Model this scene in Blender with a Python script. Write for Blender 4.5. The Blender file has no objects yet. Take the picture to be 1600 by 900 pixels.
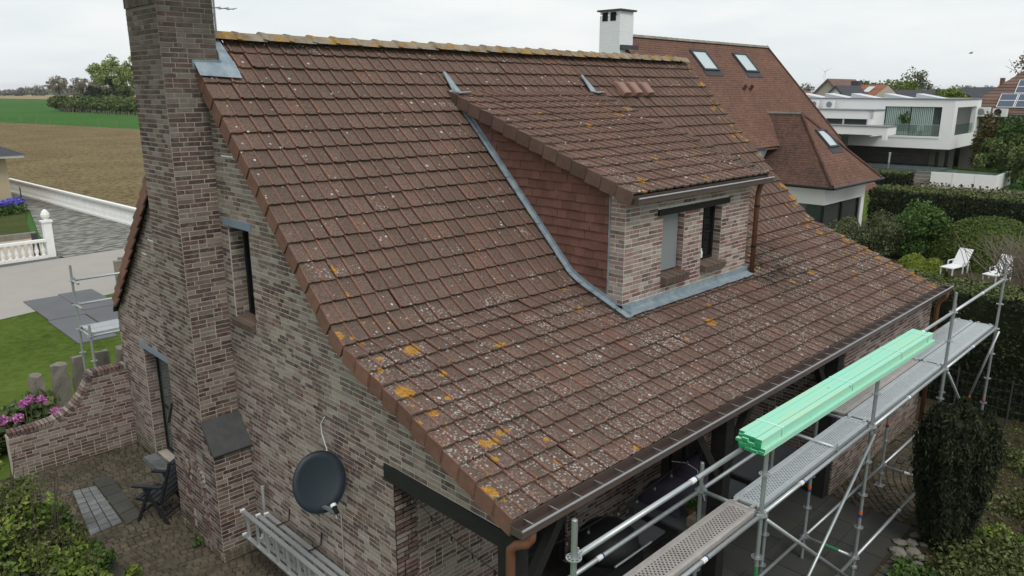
import bpy, math, random
import numpy as np
from mathutils import Matrix, Vector
R_ = math.radians
random.seed(7); rng = np.random.default_rng(7)
S = bpy.context.scene

# ------------------------------------------------------------------ camera, sky, sun, exposure
cam_d = bpy.data.cameras.new('camera'); cam = bpy.data.objects.new('camera', cam_d)
S.collection.objects.link(cam); S.camera = cam
cam.location = (0, 0, 6.70)
cam.rotation_euler = (math.pi/2 - 0.25537, -0.0014, -R_(45))
cam_d.sensor_width = 36; cam_d.lens = 36*1182.7/1600
cam_d.clip_start = 0.1; cam_d.clip_end = 9000

SUN_EL, SUN_AZ = R_(52), R_(-160)          # azimuth from +Y clockwise
w = bpy.data.worlds.new('World'); S.world = w; w.use_nodes = True
nt = w.node_tree; nt.nodes.clear()
def wn(t, **k):
    n = nt.nodes.new(t)
    for a, b in k.items(): setattr(n, a, b)
    return n
out = wn('ShaderNodeOutputWorld'); mixs = wn('ShaderNodeMixShader')
b1 = wn('ShaderNodeBackground'); b2 = wn('ShaderNodeBackground')
sky = wn('ShaderNodeTexSky', sky_type='NISHITA', sun_disc=False, sun_elevation=SUN_EL, sun_rotation=SUN_AZ, air_density=1.6, dust_density=3.0)
nt.links.new(sky.outputs[0], b1.inputs[0]); b1.inputs[1].default_value = 0.10
tc = wn('ShaderNodeTexCoord'); mp = wn('ShaderNodeMapping'); mp.inputs['Scale'].default_value = (1.3, 1.3, 6.0)
nz = wn('ShaderNodeTexNoise'); nz.inputs['Scale'].default_value = 2.2; nz.inputs['Detail'].default_value = 6; nz.inputs['Roughness'].default_value = .55
rp = wn('ShaderNodeValToRGB'); rp.color_ramp.elements[0].position = .34; rp.color_ramp.elements[1].position = .58
rp.color_ramp.elements[0].color = (.76, .82, .85, 1); rp.color_ramp.elements[1].color = (.895, .92, .92, 1)
nt.links.new(tc.outputs['Generated'], mp.inputs[0]); nt.links.new(mp.outputs[0], nz.inputs[0])
nt.links.new(nz.outputs[0], rp.inputs[0]); nt.links.new(rp.outputs[0], b2.inputs[0]); b2.inputs[1].default_value = 1.0
mixs.inputs[0].default_value = .93
nt.links.new(b1.outputs[0], mixs.inputs[1]); nt.links.new(b2.outputs[0], mixs.inputs[2]); nt.links.new(mixs.outputs[0], out.inputs[0])

sd = bpy.data.lights.new('sun', 'SUN'); sd.energy = 1.35; sd.angle = R_(20); sd.color = (1, .97, .92)
sun = bpy.data.objects.new('sun', sd); S.collection.objects.link(sun)
sdir = Vector((math.sin(SUN_AZ)*math.cos(SUN_EL), math.cos(SUN_AZ)*math.cos(SUN_EL), math.sin(SUN_EL)))
sun.rotation_euler = sdir.to_track_quat('Z', 'Y').to_euler(); sun.location = (0, -5, 30)
S.view_settings.view_transform = 'Standard'; S.view_settings.look = 'None'
S.view_settings.exposure = 0.12; S.view_settings.gamma = 1; S.view_settings.use_curve_mapping = False
S.cycles.max_bounces = 6; S.cycles.diffuse_bounces = 3; S.cycles.glossy_bounces = 3; S.cycles.transparent_max_bounces = 8

# ------------------------------------------------------------------ node helpers and materials
def V3(c): return (c[0], c[1], c[2], 1)
class Mat:
    def __init__(s, name, rough=.8, metal=0, spec=.3):
        s.m = bpy.data.materials.new(name); s.m.use_nodes = True; s.t = s.m.node_tree
        s.b = s.t.nodes['Principled BSDF']
        s.set('Roughness', rough); s.set('Metallic', metal); s.set('Specular IOR Level', spec)
        s._pos = None
    def set(s, k, v):
        if hasattr(v, 'links'): s.t.links.new(v, s.b.inputs[k])
        else: s.b.inputs[k].default_value = v
    def n(s, t, ins=None, o=0, **props):
        x = s.t.nodes.new(t)
        for a, b in props.items(): setattr(x, a, b)
        for k, v in (ins or {}).items():
            if hasattr(v, 'links'): s.t.links.new(v, x.inputs[k])
            else: x.inputs[k].default_value = v
        return x.outputs[o]
    def pos(s, scale=None):
        p = s.n('ShaderNodeNewGeometry')
        if scale is not None: p = s.n('ShaderNodeVectorMath', {0: p, 1: scale}, operation='MULTIPLY')
        return p
    def xyz(s):
        x = s.t.nodes.new('ShaderNodeSeparateXYZ'); s.t.links.new(s.pos(), x.inputs[0]); return x.outputs
    def noise(s, sc, det=4, rough=.6, p=None, o=0):
        return s.n('ShaderNodeTexNoise', {'Vector': p if p is not None else s.pos(), 'Scale': sc, 'Detail': det, 'Roughness': rough}, o)
    def ramp(s, f, stops, interp='LINEAR'):
        x = s.t.nodes.new('ShaderNodeValToRGB'); cr = x.color_ramp; cr.interpolation = interp
        while len(cr.elements) < len(stops): cr.elements.new(.5)
        for e, (p, c) in zip(cr.elements, stops):
            e.position = p; e.color = V3(c) if not isinstance(c, (int, float)) else (c, c, c, 1)
        s.t.links.new(f, x.inputs[0]); return x.outputs[0]
    def mix(s, f, a, b, mode='MIX'):
        ins = {0: f, 1: V3(a) if isinstance(a, tuple) else a, 2: V3(b) if isinstance(b, tuple) else b}
        return s.n('ShaderNodeMixRGB', ins, blend_type=mode)
    def math(s, op, a, b=0, c=None, clamp=False):
        ins = {0: a, 1: b}
        if c is not None: ins[2] = c
        return s.n('ShaderNodeMath', ins, operation=op, use_clamp=clamp)
    def step(s, x, lo, hi):
        return s.n('ShaderNodeMapRange', {0: x, 1: lo, 2: hi, 3: 0, 4: 1}, clamp=True)
    def rnd(s):
        a = s.n('ShaderNodeNewGeometry', None, 8); b = s.n('ShaderNodeObjectInfo', None, 5)
        return s.math('FRACT', s.math('ADD', s.math('MULTIPLY', a, 7.31), s.math('MULTIPLY', b, 3.77)))
    def bump(s, h, strength=.3, dist=.01):
        s.set('Normal', s.n('ShaderNodeBump', {'Height': h, 'Strength': strength, 'Distance': dist}))
    def color(s, c): s.set('Base Color', V3(c) if isinstance(c, tuple) else c); return s.m
MT = {}
def plain(name, c, rough=.7, metal=0, var=.15, sc=6, spec=.3, bump=0, stretch=None):
    m = Mat(name, rough, metal, spec)
    f = m.noise(sc, 5, .65, m.pos(stretch) if stretch else None)
    col = m.ramp(f, [(.3, tuple(v*(1-var) for v in c)), (.7, tuple(min(1, v*(1+var)) for v in c))])
    r = m.rnd(); col = m.mix(.5, col, m.ramp(r, [(0, tuple(v*(1-var) for v in c)), (1, tuple(min(1, v*(1+var)) for v in c))]))
    if bump: m.bump(m.noise(sc*6, 4), bump, .02)
    MT[name] = m.color(col); return MT[name]

def brick_material(name, smear, dark=1.0, red=0.0):
    m = Mat(name, .92, 0, .15); r = m.rnd()
    base = m.ramp(r, [(0, (.070*dark, .048*dark, .047*dark)), (.30, (.105*dark+red, .064*dark, .061*dark)), (.44, ((.145+red)*dark, .080*dark, .072*dark)),
                      (.56, (.190*dark+red*.5, .135*dark, .114*dark)), (.82, (.265*dark, .224*dark, .196*dark)), (1, (.335*dark, .290*dark, .254*dark))])
    base = m.mix(.55, base, m.ramp(m.noise(38, 4, .7), [(.3, (.35, .33, .32)), (.5, (.5, .5, .5)), (.72, (.68, .66, .63))]), 'OVERLAY')
    f = m.noise(14, 5, .7)
    base = m.mix(m.ramp(f, [(.48, 0), (.72, .65)]), base, (.355*dark, .308*dark, .272*dark))     # lime slurry left on the faces
    big = m.noise(.9, 4, .6)
    base = m.mix(m.ramp(big, [(.40, 0), (.68, smear)]), base, (.315*dark, .274*dark, .242*dark))
    x, y, z = m.xyz()
    base = m.mix(m.ramp(m.noise(1.0, 5, .7, m.pos((3.2, 3.2, .55))), [(.54, 0), (.76, .45)]), base, (.070*dark, .060*dark, .056*dark))   # rain-washed soot
    if 'chimney' in name: base = m.mix(m.math('MULTIPLY', m.step(z, 5.6, 8.0), m.ramp(m.noise(2.2, 5, .7), [(.3, .35), (.6, .95)])), base, (.050, .045, .036))   # soot and algae near the top
    alg = m.math('MULTIPLY', m.step(z, .45, 0.0), m.ramp(m.noise(3, 4), [(.35, 0), (.6, .8)]))
    base = m.mix(alg, base, (.10, .105, .055))
    m.bump(m.noise(60, 4), .35, .006)
    MT[name] = m.color(base)
brick_material('brick', .40)
brick_material('brick_chimney', .25, .74, .01)
brick_material('brick_dormer', .40, 1.15, .05)
brick_material('brick_porch', .2, .9, .02)
m = Mat('mortar', .95, 0, .1)
MT['mortar'] = m.color(m.ramp(m.noise(5, 5, .7), [(.3, (.37, .325, .29)), (.7, (.52, .465, .42))]))

mc = Mat('mortar_chimney', .95, 0, .1)
MT['mortar_chimney'] = mc.color(mc.mix(mc.math('MULTIPLY', mc.step(mc.xyz()[2], 5.6, 8.0), .85), mc.ramp(mc.noise(5, 5, .7), [(.3, (.34, .295, .26)), (.7, (.48, .42, .37))]), (.085, .078, .064)))
MT['mortar_light'] = (lambda q: q.color(q.ramp(q.noise(4, 5, .7), [(.3, (.46, .43, .40)), (.7, (.66, .63, .59))])))(Mat('mortar_light', .95, 0, .1))
def tile_material(name, base, lo, tint):
    """concrete tile with grit, rounds of orange lichen, white spots and grey crust"""
    m = Mat(name, .95, 0, .12); r = m.rnd(); x, y, z = m.xyz()
    c = m.ramp(r, [(0, tuple(v*.80 for v in base)), (.5, base), (.85, tuple(v*1.12 for v in base)), (1, (base[0]*1.25, base[1]*1.08, base[2]*1.0))])
    c = m.mix(m.ramp(m.noise(75, 3, .8), [(.44, 0), (.58, .8)]), c, lo)                       # dark grit
    c = m.mix(m.ramp(m.noise(95, 3, .7), [(.53, 0), (.66, .6)]), c, (.30, .275, .25))        # pale grit
    c = m.mix(m.ramp(m.noise(1.1, 4, .6), [(.42, 0), (.7, .55)]), c, tint)                     # broad weathering
    c = m.mix(m.ramp(m.noise(24, 4, .7), [(.50, 0), (.66, .55)]), c, tuple(v*1.15 for v in lo))       # moss film
    moss = m.math('MULTIPLY', m.math('MULTIPLY', m.step(x, 11.6, 12.2), m.step(x, 14.4, 12.9)), m.math('MULTIPLY', m.step(y, 5.2, 5.9), m.step(y, 7.6, 6.8)))
    c = m.mix(m.math('MULTIPLY', moss, m.ramp(m.noise(5, 5, .75), [(.42, 0), (.56, .9)])), c, (.040, .032, .024))   # debris washed down beside the dormer
    low = m.step(y, 7.6, 6.3)                                                                  # the shallow lower slope holds water
    # grey-white crust
    vc = m.n('ShaderNodeTexVoronoi', {'Vector': m.pos(), 'Scale': 26.0, 'Randomness': 1.0})
    crust = m.math('MULTIPLY', m.step(vc, .40, .22), m.step(m.noise(1.6, 3, .6), m.math('SUBTRACT', .63, m.math('MULTIPLY', low, .23)), .70))
    c = m.mix(m.math('MULTIPLY', crust, .9), c, (.47, .465, .445))
    # white round spots
    def spots(scale, rad, dens):
        v = m.t.nodes.new('ShaderNodeTexVoronoi'); m.t.links.new(m.pos(), v.inputs['Vector']); v.inputs['Scale'].default_value = scale
        wn_ = m.n('ShaderNodeTexNoise', {'Vector': m.pos(), 'Scale': 40.0, 'Detail': 2.0})
        d = m.math('ADD', v.outputs['Distance'], m.math('MULTIPLY', m.math('SUBTRACT', wn_, .5), rad*1.1))
        s_ = m.n('ShaderNodeSeparateXYZ', {0: v.outputs['Color']}); s2 = m.n('ShaderNodeSeparateXYZ', {0: v.outputs['Color']}, 1)
        on = m.math('LESS_THAN', s_, dens)
        rr = m.math('MULTIPLY', m.math('ADD', s2, .35), rad)
        return m.math('MULTIPLY', on, m.math('LESS_THAN', d, rr))
    c = m.mix(m.math('MULTIPLY', spots(9, .16, m.math('ADD', .16, m.math('MULTIPLY', low, .16))), .8), c, (.55, .54, .52))
    c = m.mix(m.math('MULTIPLY', spots(17, .20, m.math('ADD', .10, m.math('MULTIPLY', low, .25))), .7), c, (.46, .45, .43))
    # orange lichen: along both verges, the ridge and here and there low on the slope
    left = m.math('MULTIPLY', m.math('POWER', m.step(x, 5.7, 4.45), 1.5), m.step(y, 7.9, 6.6))
    right = m.step(x, 15.85, 16.25)
    lrd = m.math('MULTIPLY', m.step(x, 12.6, 16.2), m.step(y, 8.4, 7.0))
    dor = m.math('MULTIPLY', m.math('MULTIPLY', m.step(z, 5.2, 5.35), m.math('LESS_THAN', y, 9.7)), m.math('MULTIPLY', m.math('GREATER_THAN', x, 8.2), m.math('LESS_THAN', x, 12.4)))
    dens = m.math('ADD', m.math('ADD', m.math('MULTIPLY', left, 1.4), m.math('MULTIPLY', right, 1.2)), m.math('ADD', m.math('MULTIPLY', low, .045), m.math('ADD', m.math('MULTIPLY', lrd, .16), m.math('MULTIPLY', dor, .06))))
    o1 = spots(3.6, .30, m.math('MULTIPLY', dens, .75)); o2 = spots(7, .32, m.math('MULTIPLY', dens, .40))
    om = m.math('MAXIMUM', o1, o2)
    oc = m.ramp(m.noise(30, 3), [(.35, (.26, .125, .018)), (.5, (.44, .21, .02)), (.68, (.38, .25, .09))])
    c = m.mix(m.math('MULTIPLY', om, m.ramp(m.noise(45, 3, .7), [(.35, .25), (.5, .95)])), c, oc)
    m.bump(m.noise(140, 3, .7), .5, .006)
    MT[name] = m.color(c)
tile_material('tile', (.172, .108, .083), (.050, .037, .031), (.112, .084, .070))
tile_material('tile_rib', (.240, .122, .090), (.120, .068, .052), (.155, .095, .075))
plain('tile_red', (.185, .095, .070), .9, var=.35, sc=9, bump=.3); plain('tile_red_dark', (.125, .078, .062), .9, var=.35, sc=6, bump=.3); plain('vent_clay', (.26, .155, .125), .8, var=.1)
m = Mat('ridge_tile', .95, 0, .1)
c = m.ramp(m.noise(3, 5, .7), [(.35, (.17, .13, .10)), (.6, (.30, .26, .21))])
c = m.mix(m.ramp(m.noise(5.5, 4, .65), [(.50, 0), (.60, .9)]), c, m.ramp(m.noise(25, 3), [(.4, (.28, .15, .025)), (.65, (.40, .25, .06))]))
m.bump(m.noise(60, 4), .5, .01); MT['ridge_tile'] = m.color(c)
plain('shingle', (.155, .074, .057), .9, var=.30, sc=2.5, bump=.3); plain('sill_brown', (.125, .090, .072), .9, var=.25, sc=12, bump=.3)
m = Mat('zinc', .5, .25, .4)
MT['zinc'] = m.color(m.ramp(m.noise(7, 5, .65), [(.3, (.17, .22, .26)), (.55, (.27, .33, .37)), (.75, (.36, .40, .38))]))
plain('lintel_grey', (.20, .24, .30), .6, var=.08)
plain('gutter_brown', (.105, .075, .066), .38, .3, var=.2, spec=.5)
plain('gutter_edge', (.36, .36, .37), .32, .7, var=.12)
plain('pipe_brown', (.145, .062, .032), .5, .1, var=.2, spec=.4)
plain('black_timber', (.020, .019, .018), .75, var=.4, sc=14, bump=.4, stretch=(1, .3, 1))
plain('black_frame', (.012, .012, .013), .4, var=.1)
m = Mat('dark_glass', .04, 0, .5); MT['dark_glass'] = m.color((.010, .012, .013))
m = Mat('door_glass', .03, 0, .9); MT['door_glass'] = m.color((.09, .105, .10))
m = Mat('bulb_glass', .08, 0, .5); MT['bulb_glass'] = m.color((.10, .11, .11))
m = Mat('grey_glass', .05, 0, .6); MT['grey_glass'] = m.color((.05, .065, .065))
m = Mat('clear_glass', .03, 0, .5)
tb = m.t.nodes.new('ShaderNodeBsdfTransparent'); tb.inputs[0].default_value = (.80, .88, .86, 1); gb0 = m.t.nodes.new('ShaderNodeBsdfGlossy'); gb0.inputs['Roughness'].default_value = .03; ms0 = m.t.nodes.new('ShaderNodeMixShader'); ms0.inputs[0].default_value = .16
m.t.links.new(tb.outputs[0], ms0.inputs[1]); m.t.links.new(gb0.outputs[0], ms0.inputs[2]); m.t.links.new(ms0.outputs[0], m.t.nodes['Material Output'].inputs[0]); MT['clear_glass'] = m.m
m = Mat('pale_glass', .06, 0, .8); MT['pale_glass'] = m.color((.42, .50, .52))
plain('screen_grey', (.21, .225, .235), .7, var=.06, sc=20)
plain('slate', (.062, .064, .064), .7, var=.35, sc=7, bump=.2)
plain('galv', (.42, .45, .46), .42, .65, var=.16, sc=9)
plain('galv_bright', (.46, .485, .495), .42, .65, var=.14, sc=9)
plain('galv_rusty', (.40, .37, .35), .5, .45, var=.25, sc=6)
plain('alu', (.50, .52, .53), .42, .6, var=.08)
plain('orange_tape', (.62, .13, .03), .6, var=.1); plain('blue_tape', (.03, .06, .22), .6, var=.1); plain('white_tape', (.7, .7, .7), .6, var=.05)
plain('green_pole', (.05, .22, .10), .5, .2, var=.15)
m = Mat('green_timber', .75, 0, .2)
f = m.noise(3, 5, .65, m.pos((.25, 9, 9))); r = m.rnd()
c = m.ramp(r, [(0, (.17, .56, .40)), (.5, (.27, .66, .50)), (1, (.38, .72, .58))])
c = m.mix(m.ramp(f, [(.46, 0), (.70, .75)]), c, (.52, .62, .36)); c = m.mix(m.ramp(m.noise(9, 2), [(.70, 0), (.74, .6)]), c, (.05, .30, .22))
MT['green_timber'] = m.color(c)
plain('strap_pale', (.45, .74, .62), .6); plain('green_end', (.018, .27, .105), .8, var=.3, sc=30)
plain('dish', (.024, .034, .045), .5, var=.12, spec=.4)
plain('white_plastic', (.75, .76, .76), .5, var=.04)
plain('white_render', (.80, .80, .79), .85, var=.035, sc=1.2)
plain('white_paint', (.80, .80, .78), .6, var=.05, sc=4)
m = Mat('white_brick', .85, 0, .2)
bt = m.n('ShaderNodeTexBrick', {'Vector': m.n('ShaderNodeCombineXYZ', {0: m.math('ADD', m.xyz()[0], m.xyz()[1]), 1: m.xyz()[2]}), 'Scale': 1.0, 'Brick Width': .22, 'Row Height': .07, 'Mortar Size': .006, 'Color1': V3((.80, .81, .82)), 'Color2': V3((.74, .76, .78)), 'Mortar': V3((.60, .63, .66))})
MT['white_brick'] = m.color(bt)
plain('grey_coping', (.22, .23, .25), .5, .2, var=.1)
m = Mat('dark_brickwork', .9, 0, .15)
bt = m.n('ShaderNodeTexBrick', {'Vector': m.n('ShaderNodeCombineXYZ', {0: m.math('ADD', m.xyz()[0], m.xyz()[1]), 1: m.xyz()[2]}), 'Scale': 1.0, 'Brick Width': .45, 'Row Height': .09, 'Mortar Size': .012, 'Color1': V3((.035, .030, .030)), 'Color2': V3((.065, .052, .050)), 'Mortar': V3((.085, .08, .078))})
MT['dark_brickwork'] = m.color(bt)
plain('grey_brickwork', (.17, .15, .14), .9, var=.2, sc=5)
plain('yellow_brickwork', (.45, .38, .25), .9, var=.12, sc=9)
plain('curtain', (.36, .46, .43), .8, var=.1)
def fine_tile(name, a, b):
    m = Mat(name, .92, 0, .12); c = m.ramp(m.noise(.9, 5, .7), [(.32, a), (.68, b)])
    c = m.mix(m.ramp(m.noise(6.5, 3, .7), [(.40, 0), (.62, .55)]), c, tuple(v*.55 for v in a)); c = m.mix(m.ramp(m.noise(9, 3, .7), [(.58, 0), (.70, .4)]), c, tuple(min(1, v*1.5) for v in b)); MT[name] = m.color(c)
fine_tile('neigh_tile', (.135, .078, .060), (.205, .112, .082)); fine_tile('neigh_tile_dark', (.085, .055, .048), (.165, .088, .066))
plain('grey_roof', (.055, .058, .066), .8, var=.2, sc=2); plain('orange_roof', (.46, .17, .08), .9, var=.2, sc=2)
plain('red_roof', (.26, .10, .055), .9, var=.25, sc=2); plain('brown_roof', (.15, .095, .075), .9, var=.3, sc=1.2)
plain('beige_render', (.42, .37, .32), .9, var=.05)
m = Mat('solar_cell', .12, .1, .6); MT['solar_cell'] = m.color((.06, .085, .13))
m = Mat('solar_flat', .25, .1, .7); MT['solar_flat'] = m.color((.55, .57, .60))
plain('dark_void', (.012, .012, .013), .9, var=.2)
plain('resin_dark', (.018, .020, .024), .5, var=.15, spec=.4)
plain('cover_purple', (.045, .038, .06), .8, var=.3, sc=3); plain('cover_black', (.010, .010, .011), .6, var=.3)
plain('table_grey', (.085, .092, .10), .45, var=.1)
plain('green_bin', (.015, .16, .035), .4, var=.1); plain('terracotta', (.22, .09, .05), .8, var=.2)
plain('rope', (.6, .6, .57), .8); plain('cable_grey', (.30, .29, .28), .6)
plain('granite', (.21, .195, .165), .95, var=.35, sc=5, bump=.6)
plain('bark', (.075, .058, .045), .95, var=.3, sc=5, bump=.3); plain('twig', (.20, .165, .13), .9, var=.25)
plain('road', (.34, .32, .29), .9, var=.09, sc=.8); plain('asphalt', (.12, .12, .118), .9, var=.2, sc=3)
plain('pebbles', (.42, .35, .28), .95, var=.2, sc=14)
plain('rubber_mat', (.115, .118, .128), .7, var=.22, sc=.9)
m = Mat('drive_setts', .85, 0, .25)
v = m.n('ShaderNodeTexVoronoi', {'Vector': m.pos((2.2, 6.5, 1)), 'Scale': 1.0}); c = m.ramp(m.noise(2.2, 5, .7, m.pos((1, 3, 1))), [(.3, (.19, .185, .165)), (.7, (.34, .33, .30))])
c = m.mix(m.step(v, .38, .62), c, (.10, .10, .085)); MT['drive_setts'] = m.color(c)
def ground_mat(name, stops, sc, extra=None, stretch=(1, 1, 1)):
    m = Mat(name, 1.0, 0, .05)
    f = m.math('ADD', m.math('MULTIPLY', m.noise(sc, 6, .75, m.pos(stretch)), .6), m.math('MULTIPLY', m.noise(sc*.07, 4, .6), .4))
    c = m.ramp(f, stops)
    if extra: c = m.mix(m.ramp(m.noise(extra[0], 4, .7, m.pos(stretch)), [(extra[1], 0), (extra[2], extra[3])]), c, extra[4])
    m.bump(m.noise(sc*3, 4), .5, .05); MT[name] = m.color(c)
ground_mat('lawn', [(.32, (.035, .060, .010)), (.5, (.075, .115, .020)), (.68, (.12, .15, .035))], 4)
ground_mat('plough', [(.36, (.12, .085, .045)), (.5, (.185, .145, .075)), (.64, (.24, .20, .10))], 2.2, (2.6, .50, .60, .9, (.070, .045, .024)), (1, 1, 1))
ground_mat('crop', [(.35, (.030, .095, .016)), (.65, (.060, .150, .030))], .25)
ground_mat('tan_field', [(.3, (.26, .19, .115)), (.7, (.34, .25, .16))], .06)
ground_mat('far_green', [(.3, (.05, .12, .03)), (.7, (.07, .15, .04))], .05)
ground_mat('soil', [(.32, (.030, .024, .016)), (.5, (.060, .050, .032)), (.7, (.10, .082, .055))], 6)
ground_mat('rough_grass', [(.3, (.030, .045, .012)), (.5, (.060, .078, .024)), (.7, (.11, .115, .05))], 7)
def paver_mat(name, a, b):
    m = Mat(name, .92, 0, .2)
    c = m.ramp(m.rnd(), [(0, a), (1, b)]); c = m.mix(m.ramp(m.noise(2.2, 5, .7), [(.38, 0), (.65, .6)]), c, (.05, .047, .033)); m.bump(m.noise(40, 4), .3, .008)
    MT[name] = m.color(c)
paver_mat('cobble', (.078, .068, .053), (.145, .118, .085)); paver_mat('slab_grey', (.17, .185, .195), (.235, .245, .25))
paver_mat('slab_dark', (.055, .056, .056), (.085, .085, .08)); paver_mat('slab_slate', (.045, .047, .048), (.068, .068, .066))
def leaf_mat(name, lo, mid, hi, rough=.65):
    m = Mat(name, rough, 0, .25); r = m.rnd()
    f = m.math('ADD', m.math('MULTIPLY', r, .5), m.math('MULTIPLY', m.step(m.noise(3.2, 3, .6), .3, .7), .5)); c = m.ramp(f, [(.08, lo), (.5, mid), (.92, hi)])
    MT[name] = m.color(c)
leaf_mat('leaf_yew', (.007, .012, .004), (.016, .025, .008), (.042, .052, .016))
leaf_mat('leaf_cypress', (.007, .011, .005), (.017, .023, .010), (.048, .056, .022))
leaf_mat('leaf_fresh', (.045, .080, .014), (.12, .175, .030), (.25, .30, .055))
leaf_mat('leaf_green', (.024, .055, .012), (.060, .120, .026), (.13, .20, .05))
leaf_mat('leaf_grey', (.04, .055, .022), (.095, .115, .050), (.18, .19, .10))
leaf_mat('leaf_box', (.05, .085, .008), (.135, .185, .018), (.21, .25, .04))
leaf_mat('leaf_clip', (.028, .050, .008), (.075, .115, .020), (.14, .18, .035))
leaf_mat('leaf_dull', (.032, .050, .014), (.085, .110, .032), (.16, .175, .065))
leaf_mat('leaf_willow', (.13, .165, .045), (.25, .30, .10), (.38, .42, .17))
leaf_mat('leaf_copse', (.035, .060, .018), (.095, .135, .038), (.19, .215, .07))
leaf_mat('leaf_bud', (.11, .085, .05), (.20, .16, .10), (.30, .25, .17)); leaf_mat('leaf_russet', (.04, .035, .012), (.09, .075, .025), (.15, .12, .05))
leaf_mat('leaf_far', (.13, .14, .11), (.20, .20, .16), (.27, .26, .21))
leaf_mat('leaf_bergenia', (.020, .045, .012), (.055, .095, .028), (.14, .13, .055))
leaf_mat('petal_pink', (.26, .06, .19), (.42, .13, .34), (.55, .25, .46)); leaf_mat('petal_blue', (.07, .06, .34), (.14, .13, .55), (.25, .22, .65))

# ------------------------------------------------------------------ mesh helpers
def vec(*a): return np.array(a, float)
def unit(a): a = np.asarray(a, float); return a/np.linalg.norm(a)
class MB:
    def __init__(s): s.v = []; s.f = []; s.m = []
    def add(s, vs, fs, mi=0):
        o = len(s.v); s.v += [tuple(map(float, p)) for p in vs]
        s.f += [tuple(i+o for i in f) for f in fs]; s.m += ([mi]*len(fs) if isinstance(mi, int) else list(mi)); return s
    def face(s, pts, mi=0): return s.add(pts, [tuple(range(len(pts)))], mi)
    def hexa(s, p, mi=0):
        return s.add(p, [(3, 2, 1, 0), (4, 5, 6, 7), (0, 1, 5, 4), (1, 2, 6, 5), (2, 3, 7, 6), (3, 0, 4, 7)], mi)
    def box(s, x0, x1, y0, y1, z0, z1, mi=0):
        return s.hexa([(x0, y0, z0), (x1, y0, z0), (x1, y1, z0), (x0, y1, z0), (x0, y0, z1), (x1, y0, z1), (x1, y1, z1), (x0, y1, z1)], mi)
    def obox(s, c, u, v, w_, mi=0):
        c, u, v, w_ = map(np.asarray, (c, u, v, w_))
        return s.hexa([c-u-v-w_, c+u-v-w_, c+u+v-w_, c-u+v-w_, c-u-v+w_, c+u-v+w_, c+u+v+w_, c-u+v+w_], mi)
    def prism(s, poly, d, mi=0):
        n = len(poly); a = [np.asarray(p, float) for p in poly]; b = [p+np.asarray(d, float) for p in a]
        fs = [tuple(range(n))[::-1], tuple(range(n, 2*n))]+[(i, (i+1) % n, (i+1) % n+n, i+n) for i in range(n)]
        return s.add(a+b, fs, mi)
    def tube(s, pts, r, n=8, mi=0, cap=True):
        pts = [np.asarray(p, float) for p in pts]; k = len(pts); rs = r if isinstance(r, (list, tuple)) else [r]*k
        vs = []; t0 = unit(pts[1]-pts[0]); ref = vec(0, 0, 1) if abs(t0[2]) < .9 else vec(1, 0, 0)
        a = unit(np.cross(t0, ref))
        for i in range(k):
            t = unit((pts[min(i+1, k-1)]-pts[i-1]) if 0 < i < k-1 else (pts[1]-pts[0] if i == 0 else pts[-1]-pts[-2]))
            a = unit(a-t*(a@t)); b = np.cross(t, a)
            vs += [pts[i]+rs[i]*(math.cos(2*math.pi*j/n)*a+math.sin(2*math.pi*j/n)*b) for j in range(n)]
        fs = [(i*n+j, i*n+(j+1) % n, (i+1)*n+(j+1) % n, (i+1)*n+j) for i in range(k-1) for j in range(n)]
        if cap: fs += [tuple(range(n))[::-1], tuple((k-1)*n+j for j in range(n))]
        return s.add(vs, fs, mi)
    def lathe(s, prof, o=(0, 0, 0), n=16, mi=0, ax=None):
        o = np.asarray(o, float); z = unit(ax) if ax is not None else vec(0, 0, 1)
        ref = vec(1, 0, 0) if abs(z[0]) < .9 else vec(0, 1, 0); a = unit(np.cross(z, ref)); b = np.cross(z, a)
        vs = [o+r*(math.cos(2*math.pi*j/n)*a+math.sin(2*math.pi*j/n)*b)+h*z for r, h in prof for j in range(n)]
        k = len(prof)
        fs = [(i*n+j, i*n+(j+1) % n, (i+1)*n+(j+1) % n, (i+1)*n+j) for i in range(k-1) for j in range(n)]
        if prof[0][0] > 1e-4: fs.append(tuple(range(n))[::-1])
        if prof[-1][0] > 1e-4: fs.append(tuple((k-1)*n+j for j in range(n)))
        return s.add(vs, fs, mi)
    def mesh(s, name, mats, smooth=False):
        me = bpy.data.meshes.new(name); me.from_pydata(s.v, [], s.f)
        for mm in (mats if isinstance(mats, (list, tuple)) else [mats]): me.materials.append(MT[mm])
        if any(s.m): me.polygons.foreach_set('material_index', s.m)
        if smooth: me.polygons.foreach_set('use_smooth', [True]*len(s.f))
        me.update(); return me
    def build(s, name, mats, parent=None, smooth=False, **props):
        return link(name, s.mesh(name, mats, smooth), parent, **props)
def link(name, me, parent=None, **props):
    o = bpy.data.objects.new(name, me); S.collection.objects.link(o)
    if parent is not None:
        o.parent = parent
        if parent.type == 'EMPTY': o.matrix_parent_inverse = Matrix.Translation(-Vector(parent.location))
    for k, v in props.items(): o[k] = v
    return o
def tag(o, label, cat, group=None):
    o['label'] = label; o['category'] = cat
    if group: o['group'] = group
    return o
def thing(name, label, cat, loc=(0, 0, 0), group=None):
    o = bpy.data.objects.new(name, None); o.location = loc; o.empty_display_size = .2; S.collection.objects.link(o)
    return tag(o, label, cat, group)
def struct(o): o['kind'] = 'structure'; return o
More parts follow.
